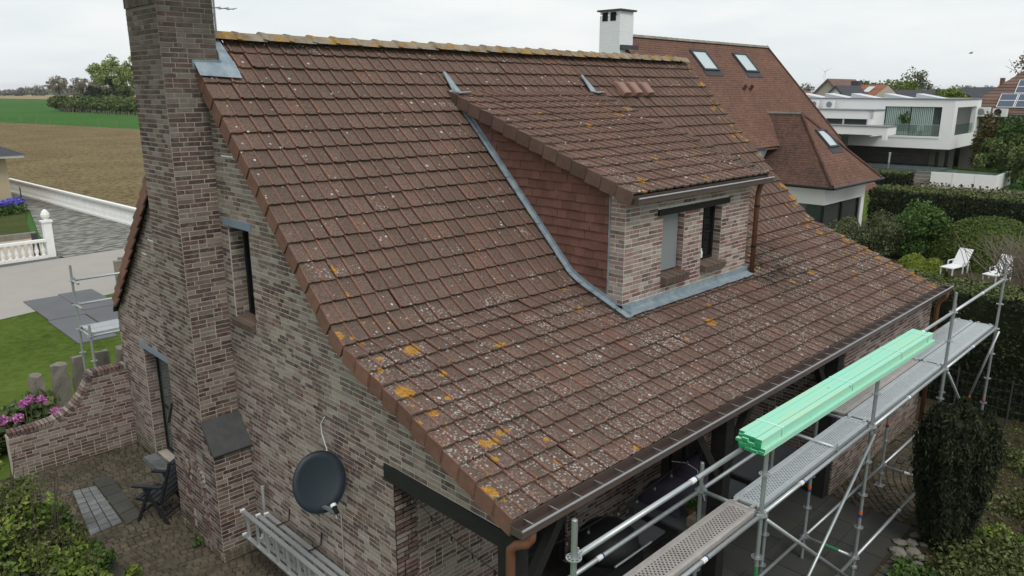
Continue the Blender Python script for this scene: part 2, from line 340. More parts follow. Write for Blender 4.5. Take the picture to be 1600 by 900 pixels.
def fast(name, verts, quads, mats, parent=None, mi=None, **props):
    me = bpy.data.meshes.new(name); verts = np.asarray(verts, np.float32); quads = np.asarray(quads, np.int32); k = quads.shape[1]
    me.vertices.add(len(verts)); me.vertices.foreach_set('co', verts.ravel())
    me.loops.add(quads.size); me.loops.foreach_set('vertex_index', quads.ravel())
    me.polygons.add(len(quads)); me.polygons.foreach_set('loop_start', np.arange(0, quads.size, k, dtype=np.int32)); me.polygons.foreach_set('loop_total', np.full(len(quads), k, np.int32))
    for mm in (mats if isinstance(mats, (list, tuple)) else [mats]): me.materials.append(MT[mm])
    if mi is not None: me.polygons.foreach_set('material_index', np.asarray(mi, np.int32))
    me.update(calc_edges=True); me.shade_flat(); me.validate(); return link(name, me, parent, **props)
def stamp(name, tv, tf, tm, mats_, mtx, parent, **props):
    """join many copies of one small template mesh (quads) into one object"""
    tv = np.c_[np.asarray(tv, float), np.ones(len(tv))]; tf = np.asarray(tf); M = np.asarray(mtx)
    vs = np.einsum('kij,nj->kni', M[:, :3, :], tv).reshape(-1, 3)
    fs = (tf[None]+(np.arange(len(M))*len(tv))[:, None, None]).reshape(-1, tf.shape[1])
    return fast(name, vs, fs, mats_, parent, np.tile(tm, len(M)) if tm is not None else None, **props)
def frame(o, u, v, n):
    M = np.eye(4); M[:3, 0] = u; M[:3, 1] = v; M[:3, 2] = n; M[:3, 3] = o; return M
def sheet(name, pts, z, mat, **kw):
    mb = MB(); mb.face([(p[0], p[1], z) for p in pts]); return struct(mb.build(name, mat, **kw))
CAM = vec(0, 0, 6.7)

# ------------------------------------------------------------------ foliage helpers
def leaves(name, P, size, mat, parent=None, nrm=None, flat=0., aspect=1.6, up=None, **props):
    """one small folded rhombus for every point of P"""
    P = np.asarray(P, float); n = len(P); d = rng.normal(size=(n, 3)); 
    if nrm is not None: d = d*(1-flat)+nrm*flat*2
    d /= np.linalg.norm(d, axis=1)[:, None]; t = np.cross(d, rng.normal(size=(n, 3))) if up is None else np.asarray(up, float)+rng.normal(0, .35, (n, 3)); t = t-d*(t*d).sum(1)[:, None]; t /= np.linalg.norm(t, axis=1)[:, None]; b = np.cross(d, t)
    sz = size*rng.uniform(.55, 1.3, n)[:, None]; a = t*sz*aspect*.5; c = b*sz*.5; fold = d*sz*.16
    vs = np.stack([P-a, P+c-fold, P+a, P-c-fold], 1).reshape(-1, 3); q = np.arange(4*n).reshape(-1, 4)
    return fast(name, vs, q, mat, parent, **props)
def ball(c, r, n, shell=.35):
    d = rng.normal(size=(n, 3)); d /= np.linalg.norm(d, axis=1)[:, None]
    rad = 1-shell*rng.random(n)**1.5
    return np.asarray(c)+d*rad[:, None]*np.asarray(r, float)
def clumps(c, r, k, n, sub=.42, flatb=-.9):
    """k sub-balls spread through an ellipsoid: uneven outline and gaps"""
    pts = []
    for i in range(k):
        d = rng.normal(size=3); d /= np.linalg.norm(d); d[2] = max(d[2], flatb)
        cc = np.asarray(c)+d*np.asarray(r)*rng.uniform(.35, .80); s = sub*rng.uniform(.65, 1.25)
        pts.append(ball(cc, np.asarray(r)*s, max(8, int(n/k)), .6))
    return np.concatenate(pts)
def hedge(name, label, cat, quad, z0, z1, mat, n, size, group=None, bulge=.06):
    t = thing(name, label, cat, (quad[0][0], quad[0][1], z0), group)
    q = [vec(*p) for p in quad]; c = sum(q)/4; ins = [c+(p-c)*(1-.18/np.linalg.norm(p-c)) for p in q]
    mb = MB(); mb.hexa([(*p, z0) for p in ins]+[(*p, z1-.1) for p in ins]); mb.build('core', mat, t)
    A = [np.linalg.norm(q[(i+1) % 4]-q[i])*(z1-z0) for i in range(4)]; top = .5*abs(np.cross(q[2]-q[0], q[3]-q[1])); tot = sum(A)+top
    P = []; N = []
    for i in range(4):
        k = int(n*A[i]/tot); s = rng.random(k)[:, None]; p = q[i]*(1-s)+q[(i+1) % 4]*s; z = rng.uniform(z0, z1, k)
        e = q[(i+1) % 4]-q[i]; nn = unit(vec(e[1], -e[0])); p = p+nn*(rng.normal(0, bulge, k)[:, None]+.05*np.sin(z*3+p[:, :1].T[0]*1.3)[:, None])
        P.append(np.c_[p, z]); N.append(np.tile([nn[0], nn[1], .3], (k, 1)))
    k = int(n*top/tot)+1; s, r = rng.random(k)[:, None], rng.random(k)[:, None]
    p = (q[0]*(1-s)+q[1]*s)*(1-r)+(q[3]*(1-s)+q[2]*s)*r; leaves('lit_top_growth', np.c_[p, z1+rng.normal(0, bulge*.7, k)], size, 'leaf_dull', t, np.tile([0, 0, 1.], (k, 1)), .35)  # paler top leaves: fresh growth, with the light from above put into the colour
    leaves('foliage', np.concatenate(P), size, mat, t, np.concatenate(N), .35); return t
def tree(name, label, base, h, crowns, mat, n, size, tr=.18, group=None, limbs=7, k=26, sub=.34, cat='tree', bark='bark'):
    t = thing(name, label, cat, base, group); b = vec(*base); mb = MB()
    top = b+vec(rng.normal(0, .02*h), rng.normal(0, .02*h), h*.62)
    mb.tube([b, b*.5+top*.5+vec(.02*h, 0, 0), top], [tr, tr*.7, tr*.35], 7)
    for c, r in crowns:
        for i in range(limbs):
            d = rng.normal(size=3); d /= np.linalg.norm(d); e = vec(*c)+d*vec(*r)*rng.uniform(.55, .95); s0 = b+(top-b)*rng.uniform(.45, 1)
            mid = s0*.5+e*.5+vec(0, 0, .05*h); mb.tube([s0, mid, e], [tr*.38, tr*.22, tr*.08], 5)
    mb.build('trunk', bark, t)
    leaves('crown', np.concatenate([clumps(c, r, k, n//len(crowns), sub) for c, r in crowns]), size, mat, t); return t
def shrub(name, label, base, r, h, mat, n, size, group=None, k=12, cat='shrub', sub=.45, stems=5):
    t = thing(name, label, cat, base, group); b = vec(*base); mb = MB()
    for i in range(stems):
        a = rng.uniform(0, 6.28); mb.tube([b+vec(.05*math.cos(a), .05*math.sin(a), 0), b+vec(.45*r*math.cos(a), .45*r*math.sin(a), h*.75)], [.025, .01], 5)
    mb.build('stem', 'bark', t)
    leaves('foliage', clumps(b+vec(0, 0, h*.52), (r, r, h*.52), k, n, sub), size, mat, t); return t
# ================================================================== THE HOUSE
XV0, XV1 = 4.34, 16.42            # verge lines
def zfront(y): return max(6.581+.992*(y-9.7), 2.916+.382*(y-4.316))
def zback(y): return 7.375-1.03*(y-10.5)
def zroof(y): return zfront(y) if y < 10.5 else zback(y)
house = thing('brick_house', 'long brown-tiled brick house with bell-cast roof, dormer and tall brick chimney in the foreground', 'house', (4.45, 4.39, 0))

# ---- bricks
BL, BH, PITCH = .210, .050, .062
brick_tv = [(-.5, -.5, -1), (.5, -.5, -1), (.5, .5, -1), (-.5, .5, -1), (-.496, -.485, 0), (.496, -.485, 0), (.496, .485, 0), (-.496, .485, 0)]
brick_tf = [(4, 5, 6, 7), (0, 1, 5, 4), (1, 2, 6, 5), (2, 3, 7, 6), (3, 0, 4, 7)]
def lay(O, U, N, spans, z0, z1, seed=1, pitch=PITCH):
    """wild bond: list of (centre, U, N, length, height)"""
    rs = random.Random(seed); outl = []; k = 0; z = z0; O = np.asarray(O, float); U = np.asarray(U, float)
    while z+BH <= z1+.001:
        for (a, b) in spans(z+BH/2):
            u = a+.004; first = True
            while u < b-.03:
                L = BL if rs.random() < .78 else .10
                if first: L = rs.choice([BL, .155, .10]); first = False
                e = min(u+L, b-.004)
                if b-e < .06: e = b-.004
                if e-u > .035: outl.append((O+U*(u+e)/2+vec(0, 0, z+BH/2), U, N, e-u, BH))
                u = e+.012
        z += pitch; k += 1
    return outl
def make_bricks(bl, parent, mat, nind, depth=.03, proud=.0035):
    """the nearest whole bricks as single objects, the rest joined"""
    d = [np.linalg.norm(b[0]-CAM) for b in bl]; order = np.argsort(d); ind = set([i for i in order if abs(bl[i][3]-BL) < .002][:nind])
    tv = [(p[0]*BL, p[1]*BH, p[2]*depth) for p in brick_tv]; mb = MB(); mb.add(tv, brick_tf); me = mb.mesh('brick', mat)
    Ms = []
    for i, (c, U, N, L, H) in enumerate(bl):
        N = np.asarray(N, float); c = c+N*(proud+random.uniform(-.0015, .0025))
        if i in ind:
            o = bpy.data.objects.new('brick', me); S.collection.objects.link(o); o.parent = parent
            if parent.type == 'EMPTY': o.matrix_parent_inverse = Matrix.Translation(-Vector(parent.location))
            o.matrix_basis = Matrix(frame(c, U, vec(0, 0, 1), N).tolist())
        else:
            Ms.append(frame(c, np.asarray(U)*L, vec(0, 0, H), N*depth))
    if Ms: stamp('brickwork', brick_tv, brick_tf, None, mat, Ms, parent, kind='stuff')

# ---- gable wall facing the camera's left side, plane x = 4.45
GX = 4.45; DOOR = (12.42, 13.88, .12, 2.20); WIN = (9.30, 9.90, 3.64, 4.92); WIN2 = (11.50, 12.08, 3.64, 4.92)
def ztop(y): return zroof(y)-.10
mb = MB(); br = sorted({15.02, DOOR[0], DOOR[1], WIN[0], WIN[1], WIN2[0], WIN2[1], 10.5, 7.05, 6.3, 4.42, 8.2})
for a, b in zip(br[:-1], br[1:]):
    segs = [(0, None)]
    if b <= 6.3+1e-6: segs = [(2.665, None)]
    for hl in (DOOR, WIN, WIN2):
        if a >= hl[0]-1e-6 and b <= hl[1]+1e-6: segs = [(0, hl[2]), (hl[3], None)]
    for z0, z1 in segs:
        za, zb = (ztop(a), ztop(b)) if z1 is None else (z1, z1)
        mb.hexa([(GX, a, z0), (GX+.3, a, z0), (GX+.3, b, z0), (GX, b, z0), (GX, a, za), (GX+.3, a, za), (GX+.3, b, zb), (GX, b, zb)])
gable = mb.build('gable_wall', 'mortar', house)
def inv(z):                        # y where the roof underside is at height z: front and back
    z += .10
    yf = 9.7+(z-6.581)/.992 if z > 3.94 else 4.316+(z-2.916)/.382
    return max(yf, 4.42), min(10.5-(z-7.375)/1.03, 15.02)
def spans_g(z):
    a, b = inv(z); a = max(a, 4.42)
    if z < 2.67: a = max(a, 6.3)
    iv = [(a, b)]
    for y0, y1, h0, h1 in (DOOR, WIN, WIN2, (10.12, 11.15, 0, 9), (9.86, 11.32, 0, 1.75)):
        if h0-.02 < z < h1+.02:
            nv = []
            for p, q in iv:
                if y1 <= p or y0 >= q: nv.append((p, q)); continue
                if y0 > p: nv.append((p, y0))
                if y1 < q: nv.append((y1, q))
            iv = nv
    return iv
bl = lay((GX, 0, 0), (0, 1, 0), (-1, 0, 0), spans_g, .012, 7.2, 3)
for hl in (DOOR, WIN, WIN2):       # jamb returns that the camera sees: they face -y
    bl += lay((GX, hl[1], 0), (1, 0, 0), (0, -1, 0), lambda z: [(.01, .2)], hl[2]+.01, hl[3]-.02, 5)
make_bricks(bl, gable, 'brick', 150)
def window_in_gable(hl, name, sill=True):
    y0, y1, z0, z1 = hl; mb = MB(); f = .06
    mb.box(GX+.20, GX+.27, y0, y0+f, z0, z1).box(GX+.20, GX+.27, y1-f, y1, z0, z1).box(GX+.20, GX+.27, y0+f, y1-f, z1-f, z1).box(GX+.20, GX+.27, y0+f, y1-f, z0, z0+f)
    wn_ = mb.build(name, 'black_frame', house)
    MB().box(GX+.225, GX+.24, y0+f, y1-f, z0+f, z1-f).build('pane', 'dark_glass' if name == 'window' else 'door_glass', wn_)
    return wn_
for hl in (WIN, WIN2):
    wv = window_in_gable(hl, 'window')
    o = MB().box(GX-.016, GX+.19, hl[0]-.09, hl[1]+.11, hl[3]+.002, hl[3]+.105).build('lintel', 'lintel_grey', wv)
    nb = 9; W_ = hl[1]-hl[0]-.02
    for i in range(nb):            # bricks on edge, sloping outwards
        yy = hl[0]+.01+(i+.5)*W_/nb
        MB().obox((GX+.05, yy, hl[2]-.035), vec(.115, 0, .028), (0, W_/nb/2-.005, 0), vec(-.008, 0, .045)).build('sill_brick', 'sill_brown', wv)
dv = window_in_gable(DOOR, 'glass_door'); dv['label'] = 'tall narrow garden door with black frame beside the chimney'
mb = MB(); mb.box(GX+.205, GX+.26, 13.12, 13.17, .18, 2.14).box(GX+.21, GX+.255, DOOR[0]+.06, 13.12, 1.02, 1.06).box(GX+.21, GX+.255, 13.17, DOOR[1]-.06, 1.02, 1.06); mb.build('glazing_bar', 'black_frame', dv)
MB().box(GX-.016, GX+.19, DOOR[0]-.1, DOOR[1]+.12, 2.203, 2.31).build('lintel', 'lintel_grey', dv)
MB().box(GX-.22, GX+.2, DOOR[0]-.03, DOOR[1]+.03, .005, .10).build('door_step', 'slab_grey', dv)
# fresh white pointing left by repairs
mb = MB()
for (y, z, L) in ((13.35, 4.14, .30), (12.72, 4.30, .24), (13.1, 4.02, .2), (12.32, 4.62, .28), (9.55, 5.85, .34), (8.95, 5.85, .25)): mb.box(GX-.0085, GX+.01, y, y+L, z, z+.018)
mb.build('pointing', 'white_paint', gable)

# ---- chimney
CX0, CX1, CY0, CY1 = 3.90, 4.62, 10.12, 11.15; LY0, LY1, LZ = 9.84, 11.34, 1.72
mb = MB(); mb.box(CX0, CX1, CY0, CY1, LZ-.2, 7.74).box(CX0+.22, CX1-.22, CY0, CY0+.1, 7.74, 8.22).box(CX0-.03, CX1+.03, CY0-.03, CY1+.03, 8.22, 8.55)
for (x0, y0) in ((CX0, CY0), (CX1-.22, CY0), (CX0, CY1-.22), (CX1-.22, CY1-.22), (CX0, (CY0+CY1)/2-.07)): mb.box(x0, x0+.22, y0, y0+.22, 7.74, 8.22)
mb.box(CX0+.0, GX-.002, LY0, LY1, 0, LZ)
for s_ in (0, 1):
    y0, y1, yo = (CY0, CY1, LY0) if s_ == 0 else (CY1, CY0, LY1)
    mb.hexa([(CX0, min(y0, yo), LZ), (GX-.002, min(y0, yo), LZ), (GX-.002, max(y0, yo), LZ), (CX0, max(y0, yo), LZ),
             (CX0, y0 if s_ == 0 else y0, LZ), (GX-.002, y0, LZ), (GX-.002, y0+(.002 if s_ == 0 else -.002), LZ+.36), (CX0, y0+(.002 if s_ == 0 else -.002), LZ+.36)])
chim = mb.build('chimney', 'mortar_chimney', house)
ARC = (10.28, 10.92, .55)          # blind arch niche on the chimney foot
def spans_c(z):
    if z > 7.74 and z < 8.22: return []
    a, b = (CY0, CY1)
    if z < LZ: a, b = LY0, LY1
    elif z < LZ+.36: t = (z-LZ)/.36; a, b = LY0+(CY0-LY0)*t, LY1+(CY1-LY1)*t
    if z > 8.22: a, b = a-.03, b+.03
    return [(a, b)]
bl = lay((CX0, 0, 0), (0, 1, 0), (-1, 0, 0), spans_c, .012, 7.70, 11)
def inring(c):
    y, z = abs(c[1]-10.56), c[2]; rad = abs(y-.30) if z < .98 else abs(math.hypot(y, (z-.98)/1.15)-.30)
    return rad < .055 and .14 < z < 1.45
bl = [q for q in bl if not inring(q[0])]
bl += lay((CX0-.03, 0, 0), (0, 1, 0), (-1, 0, 0), spans_c, 8.24, 8.54, 12)
def spans_r(z):
    return [(.0, (GX-CX0) if z < zroof(CY0)-.05 else CX1-CX0)]
bl += lay((CX0, CY0, 0), (1, 0, 0), (0, -1, 0), spans_r, 2.08, 8.20, 13)
bl += lay((CX0-.03, CY0-.03, 0), (1, 0, 0), (0, -1, 0), lambda z: [(0, .78)], 8.24, 8.54, 14)
bl += lay((CX0, LY0, 0), (1, 0, 0), (0, -1, 0), lambda z: [(0, GX-CX0)], .012, LZ-.02, 15)
bl += lay((CX1, CY0, 0), (0, 1, 0), (1, 0, 0), lambda z: [(0, CY1-CY0)], 7.0, 7.70, 16)
make_bricks(bl, chim, 'brick_chimney', 120)
mb = MB()                          # soldier course under the smoke openings, dark flues behind
for i in range(17): mb.box(CX0-.02, CX0+.05, CY0+.01+i*.0605, CY0+.058+i*.0605, 7.735, 7.86)
mb.build('soldier_course', 'brick_chimney', chim)
MB().box(CX0+.24, CX1-.05, CY0+.05, CY1-.05, 7.74, 8.3).build('flue', 'dark_void', chim)
MB().box(CX0-.08, CX1+.08, CY0-.08, CY1+.08, 8.552, 8.62).build('cap', 'slate', chim)
# sloping stone shoulder
mb = MB(); p = [(CX0-.03, LY0-.07, LZ-.02), (GX+.0, LY0-.07, LZ-.02), (GX+.0, CY0+.0, LZ+.40), (CX0-.03, CY0+.0, LZ+.40)]
mb.prism(p, (0, -.02, .035)); mb.build('shoulder_slab', 'slate', chim)
mb = MB(); p = [(CX0-.03, LY1+.07, LZ-.02), (CX0-.03, CY1+.0, LZ+.40), (GX+.0, CY1+.0, LZ+.40), (GX+.0, LY1+.07, LZ-.02)]
mb.prism(p, (0, .02, .035)); mb.build('shoulder_slab', 'slate', chim)
# blind arch: a raised ring of bricks on end round the niche, course by course
mb = MB(); yc, hw, zs = 10.56, .30, .98
for sgn in (-1, 1):
    for k in range(13): mb.box(CX0-.022, CX0+.01, yc+sgn*hw-.052, yc+sgn*hw+.052, .16+k*.062, .21+k*.062)
for k in range(17):
    a = math.pi*(k+.5)/17; c = vec(CX0-.008, yc+hw*math.cos(a), zs+hw*math.sin(a)*1.15); rad = vec(0, math.cos(a), math.sin(a)*1.15); rad /= np.linalg.norm(rad); tan = np.cross(vec(1, 0, 0), rad)
    mb.obox(c, (.018, 0, 0), rad*.055, tan*.023)
mb.build('arch_ring', 'brick_porch', chim)
mb = MB()                          # plinth soldiers
for i in range(24): mb.box(CX0-.018, CX0+.02, LY0+.01+i*.0622, LY0+.058+i*.0622, .02, .14)
for i in range(8): mb.box(CX0+.03+i*.0622, CX0+.078+i*.0622, LY0-.018, LY0+.02, .02, .14)
mb.build('plinth_course', 'brick', chim)
# zinc flashing where the stack meets the roof
mb = MB()
def onroof(x, y, h=.05): return vec(x, y, zroof(y)+h)
mb.hexa([(4.28, 10.12, 6.93), (4.66, 10.12, 6.93), (4.66, 10.14, 6.93), (4.28, 10.14, 6.93), (4.28, 10.10, 7.08), (4.66, 10.10, 7.08), (4.66, 10.14, 7.08), (4.28, 10.14, 7.08)])
mb.prism([onroof(4.30, 9.95), onroof(4.85, 9.92), onroof(4.85, 10.13, .06), onroof(4.30, 10.13, .06)], (0, -.003, .006))
mb.prism([onroof(4.63, 10.12, .05), onroof(4.86, 9.99, .05), onroof(4.80, 10.42, .06), onroof(4.63, 10.47, .06)], (0, 0, .010))
mb.prism([(4.635, 10.10, zroof(10.1)+.02), (4.635, 10.46, zroof(10.46)+.02), (4.635, 10.46, zroof(10.46)+.18), (4.635, 10.10, zroof(10.1)+.20)], (.008, 0, 0))
mb.build('flashing', 'zinc', chim)
mb = MB(); ax_, ay_ = 5.02, 10.95
mb.tube([(ax_, ay_, 6.9), (ax_, ay_, 7.95)], .016, 6).tube([(ax_-.25, ay_, 7.82), (ax_+.3, ay_, 7.82)], .008, 5)
for i in range(5): mb.tube([(ax_-.22+.12*i, ay_-.16, 7.82), (ax_-.22+.12*i, ay_+.16, 7.82)], .006, 5)
mb.build('antenna', 'galv', house)

# ---- main roof
sheetr = MB(); prof = [(4.30, zroof(4.30)), (7.05, zroof(7.05)), (10.5, 7.375), (14.95, zback(14.95))]
for (ya, za), (yb, zb) in zip(prof[:-1], prof[1:]):
    sheetr.hexa([(XV0+.02, ya, za-.13), (XV1-.02, ya, za-.13), (XV1-.02, yb, zb-.13), (XV0+.02, yb, zb-.13), (XV0+.02, ya, za-.06), (XV1-.02, ya, za-.06), (XV1-.02, yb, zb-.06), (XV0+.02, yb, zb-.06)])
roof = sheetr.build('roof', 'black_timber', house)
TW = .205
cs = [(0, -.004), (.003, .015), (.016, .0225), (.030, .018), (.039, .002), (.12, .0), (TW-.026, .0), (TW-.011, .001)]
def tile_template(L):
    tv = [(u, 0, h) for u, h in cs]+[(u, L, h) for u, h in cs]+[(u, .006, h-.026) for u, h in cs]; k = len(cs); tf = []; tm = []
    for i in range(k-1):
        tf.append((i, i+1, i+1+k, i+k)); tm.append(1 if i < 4 else 0); tf.append((i+2*k, i+1+2*k, i+1, i)); tm.append(0)
    return tv, tf, tm
tails = [(10.5-.176-.2063*i) for i in range(3)]; tails = [10.319, 10.113, 9.906]+[9.70-.2063*i for i in range(13)]+[6.985]+[6.752-.2436*i for i in range(11)]
heads = [10.5]+tails[:-1]
rows = []
for t_, h_ in zip(tails, heads):
    T = vec(0, t_, zfront(t_)+.010); H = vec(0, h_, zfront(h_) if h_ < 10.5 else 7.375)
    v_ = unit(H-T); n_ = unit(np.cross(vec(1, 0, 0), v_)); H = H-n_*.029; L = np.linalg.norm(H-T)+.045; v_ = unit(H-T); n_ = np.cross(vec(1, 0, 0), v_)
    rows.append((T, v_, n_, L))
tmpl = tile_template(.33); tme = MB(); tme.add(*tmpl); tile_me = tme.mesh('roof_tile', ['tile', 'tile_rib'])
ncol = int((XV1-XV0-.16)/TW); X0 = XV0+.155; TW2 = (XV1-.155-X0)/ncol
def jit(M, a=.0028):
    E_ = np.eye(4); r = rng.normal(0, a, 3); E_[:3, :3] += np.array([[0, -r[2], r[1]], [r[2], 0, -r[0]], [-r[1], r[0], 0]]); E_[:3, 3] = rng.normal(0, .0025, 3); return M@E_
cands = []
for k, (T, v_, n_, L) in enumerate(rows):
    for c in range(ncol):
        x = X0+c*TW2
        if x+TW2 > 8.60 and x < 11.72 and 6.22 < tails[k] < 9.62: continue
        if x < 4.66 and tails[k] > 9.99: continue
        M = frame(T+vec(x, 0, 0), vec(TW2/TW, 0, 0), v_, n_); M = jit(M)
        if rng.random() < .02: M[:3, 3] += n_*.006
        cands.append((np.linalg.norm(M[:3, 3]-CAM), M))
cands.sort(key=lambda q: q[0])
for d_, M in cands[:300]:
    o = link('roof_tile', tile_me, roof); o.matrix_basis = Matrix(M.tolist())
stamp('roof_tiling', tmpl[0], tmpl[1], tmpl[2], ['tile', 'tile_rib'], [q[1] for q in cands[300:]], roof, kind='stuff')
Ms = []
for i in range(21):               # garden side of the roof
    y = 10.69+.205*i; T = vec(0, y, zback(y)+.012); H = vec(0, y-.205, zback(y-.205)); v_ = unit(H-T); n_ = unit(np.cross(v_, vec(1, 0, 0)))*1.
    n_ = n_ if n_[2] > 0 else -n_; H = H-n_*.03; v_ = unit(H-T)
    n2 = np.cross(vec(-1, 0, 0), v_)
    for c in range(ncol):
        if X0+c*TW2 < 4.8 and y < 11.3: continue
        Ms.append(frame(T+vec(X0+(c+1)*TW2, 0, 0), vec(-1, 0, 0), v_, n2))
stamp('roof_tiling', tmpl[0], tmpl[1], tmpl[2], ['tile', 'tile_rib'], Ms, roof, kind='stuff')
# verge tiles: flat margin with a deep side skirt
def verge_template(L, drop=.185, wd=.16):
    mb = MB()
    mb.add([(0, 0, .012), (.05, 0, .014), (.056, 0, .006), (wd, 0, .006), (0, L, .012), (.05, L, .014), (.056, L, .006), (wd, L, .006), (0, .003, -.02), (.05, .003, -.018), (.056, .003, -.02), (wd, .003, -.02)],
           [(0, 1, 5, 4), (1, 2, 6, 5), (2, 3, 7, 6), (8, 9, 1, 0), (9, 10, 2, 1), (10, 11, 3, 2)], [0, 0, 0, 0, 0, 0])
    Ls = L*.845; mb.hexa([(-.020, -.002, -drop), (.012, -.002, -drop), (.022, Ls, -drop), (-.004, Ls, -drop), (-.020, -.002, .0118), (.012, -.002, .0118), (.022, Ls, .0118), (-.004, Ls, .0118)], 1)
    return mb
vg = verge_template(.31).mesh('verge_tile', ['tile', 'tile_red'])
for k, (T, v_, n_, L) in enumerate(rows):
    if tails[k] < 9.95:
        o = link('verge_tile', vg, roof); o.matrix_basis = Matrix(jit(frame(T+vec(XV0, 0, 0), vec(1, 0, 0), v_*(L/.31), n_), .008).tolist())
    o = link('verge_tile', vg, roof); M = frame(T+vec(XV1, 0, 0), vec(-1, 0, 0), v_*(L/.31), n_); o.matrix_basis = Matrix(M.tolist())
for i in range(21):
    y = 10.69+.205*i
    if y < 11.25: continue
    T = vec(XV0, y, zback(y)+.012); H = vec(XV0, y-.205, zback(y-.205)-.02); v_ = unit(H-T); n_ = np.cross(vec(-1, 0, 0), v_)
    o = link('verge_tile', vg, roof); o.matrix_basis = Matrix(frame(T, vec(1, 0, 0), v_, n_).tolist())
# ridge tiles
def ridge_mesh():
    mb = MB(); pr = []
    for a in np.linspace(-1, 1, 9): pr.append((a*.155, .108*(1-abs(a)**1.9)-.035))
    for (x0, x1, g) in ((0, .43, 0.), (-.014, .07, .016)):
        o_ = [(x0, y*(1+g*4), z+g) for y, z in pr]+[(x1, y*(1+g*4)*.97, z+g-.008) for y, z in pr]; k = len(pr)
        mb.add(o_, [(i, i+1, i+1+k, i+k)[::-1] for i in range(k-1)]+[tuple(range(k))])
    return mb.mesh('ridge_tile', 'ridge_tile', True)
rm = ridge_mesh()
for i in range(30):
    x = 4.66+i*.39
    if x+.4 > XV1+.05: break
    o = link('ridge_tile', rm, roof); o.matrix_basis = Matrix(frame((x, 10.5+rng.normal(0, .004), 7.405+rng.normal(0, .004)), (1, 0, rng.normal(0, .008)), (0, 1, 0), (0, 0, 1)).tolist())
# three vent hoods
for x in (12.98, 13.38, 13.80):
    mb = MB(); T = vec(x, 9.70, zfront(9.70)+.02); v_ = unit(vec(0, 1, .992)); n_ = unit(vec(0, -.992, 1)); u_ = vec(1, 0, 0)
    pr = [(-.115, 0), (-.11, .09), (-.085, .12), (.085, .12), (.11, .09), (.115, 0)]
    vs = [T+u_*a+n_*h-v_*.03 for a, h in pr]+[T+u_*a+n_*(h*.9)+v_*.27 for a, h in pr]+[T+u_*a*.8+n_*(h*.3)+v_*.36 for a, h in pr]
    mb.add(vs, [(i, i+1, i+7, i+6) for i in range(5)]+[(i+6, i+7, i+13, i+12) for i in range(5)]+[(5, 4, 3, 2, 1, 0)]); mb.build('roof_vent', 'vent_clay', roof)

# ---- dormer
DX0, DX1, DY, DS = 8.42, 11.90, 6.20, .352
def zd(y): return 5.37+DS*(y-6.02)
mb = MB()
W1, W2 = (9.335, 9.92), (10.44, 11.02)
zb0 = 3.50
for a, b in ((DX0, W1[0]), (W1[1], W2[0]), (W2[1], DX1)): mb.box(a, b, DY, DY+.24, zb0, 5.28)
for a, b in (W1, W2): mb.box(a, b, DY, DY+.24, zb0, 4.01).box(a, b, DY, DY+.24, 4.935, 5.28)
mb.prism([(DX0, DY+.24, 3.5), (DX0, 9.6, 6.5), (DX0, 9.6, 6.52), (DX0, DY+.24, 5.30)], (.2, 0, 0)).prism([(DX1-.2, DY+.24, 3.5), (DX1-.2, 9.6, 6.5), (DX1-.2, 9.6, 6.52), (DX1-.2, DY+.24, 5.30)], (.2, 0, 0))
mb.box(DX0+.2, DX1-.2, 6.5, 7.5, 3.9, 3.95)
dorm = mb.build('dormer', 'mortar_light', house)
def spans_d(z):
    iv = [(DX0, DX1)]
    if 4.01 < z < 4.935: iv = [(DX0, W1[0]), (W1[1], W2[0]), (W2[1], DX1)]
    if z > 4.93 and z < 5.03: iv = [(DX0, 9.19), (11.20, DX1)]
    return iv
bl = lay((0, DY, 0), (1, 0, 0), (0, -1, 0), spans_d, 3.70, 5.26, 21)
bl += lay((DX0, DY, 0), (0, 1, 0), (-1, 0, 0), lambda z: [(.0, .27)], 3.70, 5.27, 22)
for wd in (W1, W2): bl += lay((wd[1], DY, 0), (0, 1, 0), (-1, 0, 0), lambda z: [(.0, .15)], 4.03, 4.93, 23)
make_bricks(bl, dorm, 'brick_dormer', 30)
MB().box(9.19, 11.20, DY-.03, DY+.16, 4.937, 5.027).build('lintel', 'black_timber', dorm)
for i, wd in enumerate((W1, W2)):
    mb = MB(); a, b, y0, y1, f = wd[0], wd[1], DY+.13, DY+.19, .055
    mb.box(a, a+f, y0, y1, 4.03, 4.93).box(b-f, b, y0, y1, 4.03, 4.93).box(a+f, b-f, y0, y1, 4.88, 4.93).box(a+f, b-f, y0, y1, 4.03, 4.085)
    if i: mb.box(a+f, b-f, y0+.01, y1-.01, 4.47, 4.51).box((a+b)/2-.012, (a+b)/2+.012, y0+.01, y1-.012, 4.085, 4.88)
    wv = mb.build('window', 'black_frame', dorm)
    MB().box(a+f, b-f, y0+.03, y0+.045, 4.085, 4.88).build('pane', 'dark_glass', wv)
    if i == 0: MB().box(a+.02, b-.035, y0-.035, y0-.02, 4.06, 4.91).build('roller_screen', 'screen_grey', wv)
    else: MB().lathe([(.0, 0), (.03, 0), (.032, .09), (.018, .11), (.018, .15), (0, .15)], (a+.2, y0-.01, 4.0865), 10).build('bottle', 'white_plastic', wv)
    for k in range(7):
        xx = a+(k+.5)*(b-a+.06)/7
        MB().obox((xx, DY+.02, 3.965+rng.normal(0, .003)), ((b-a+.06)/14-.005, 0, 0), vec(0, .125, .022), vec(0, -.012, .052)).build('sill_brick', 'sill_brown', wv)
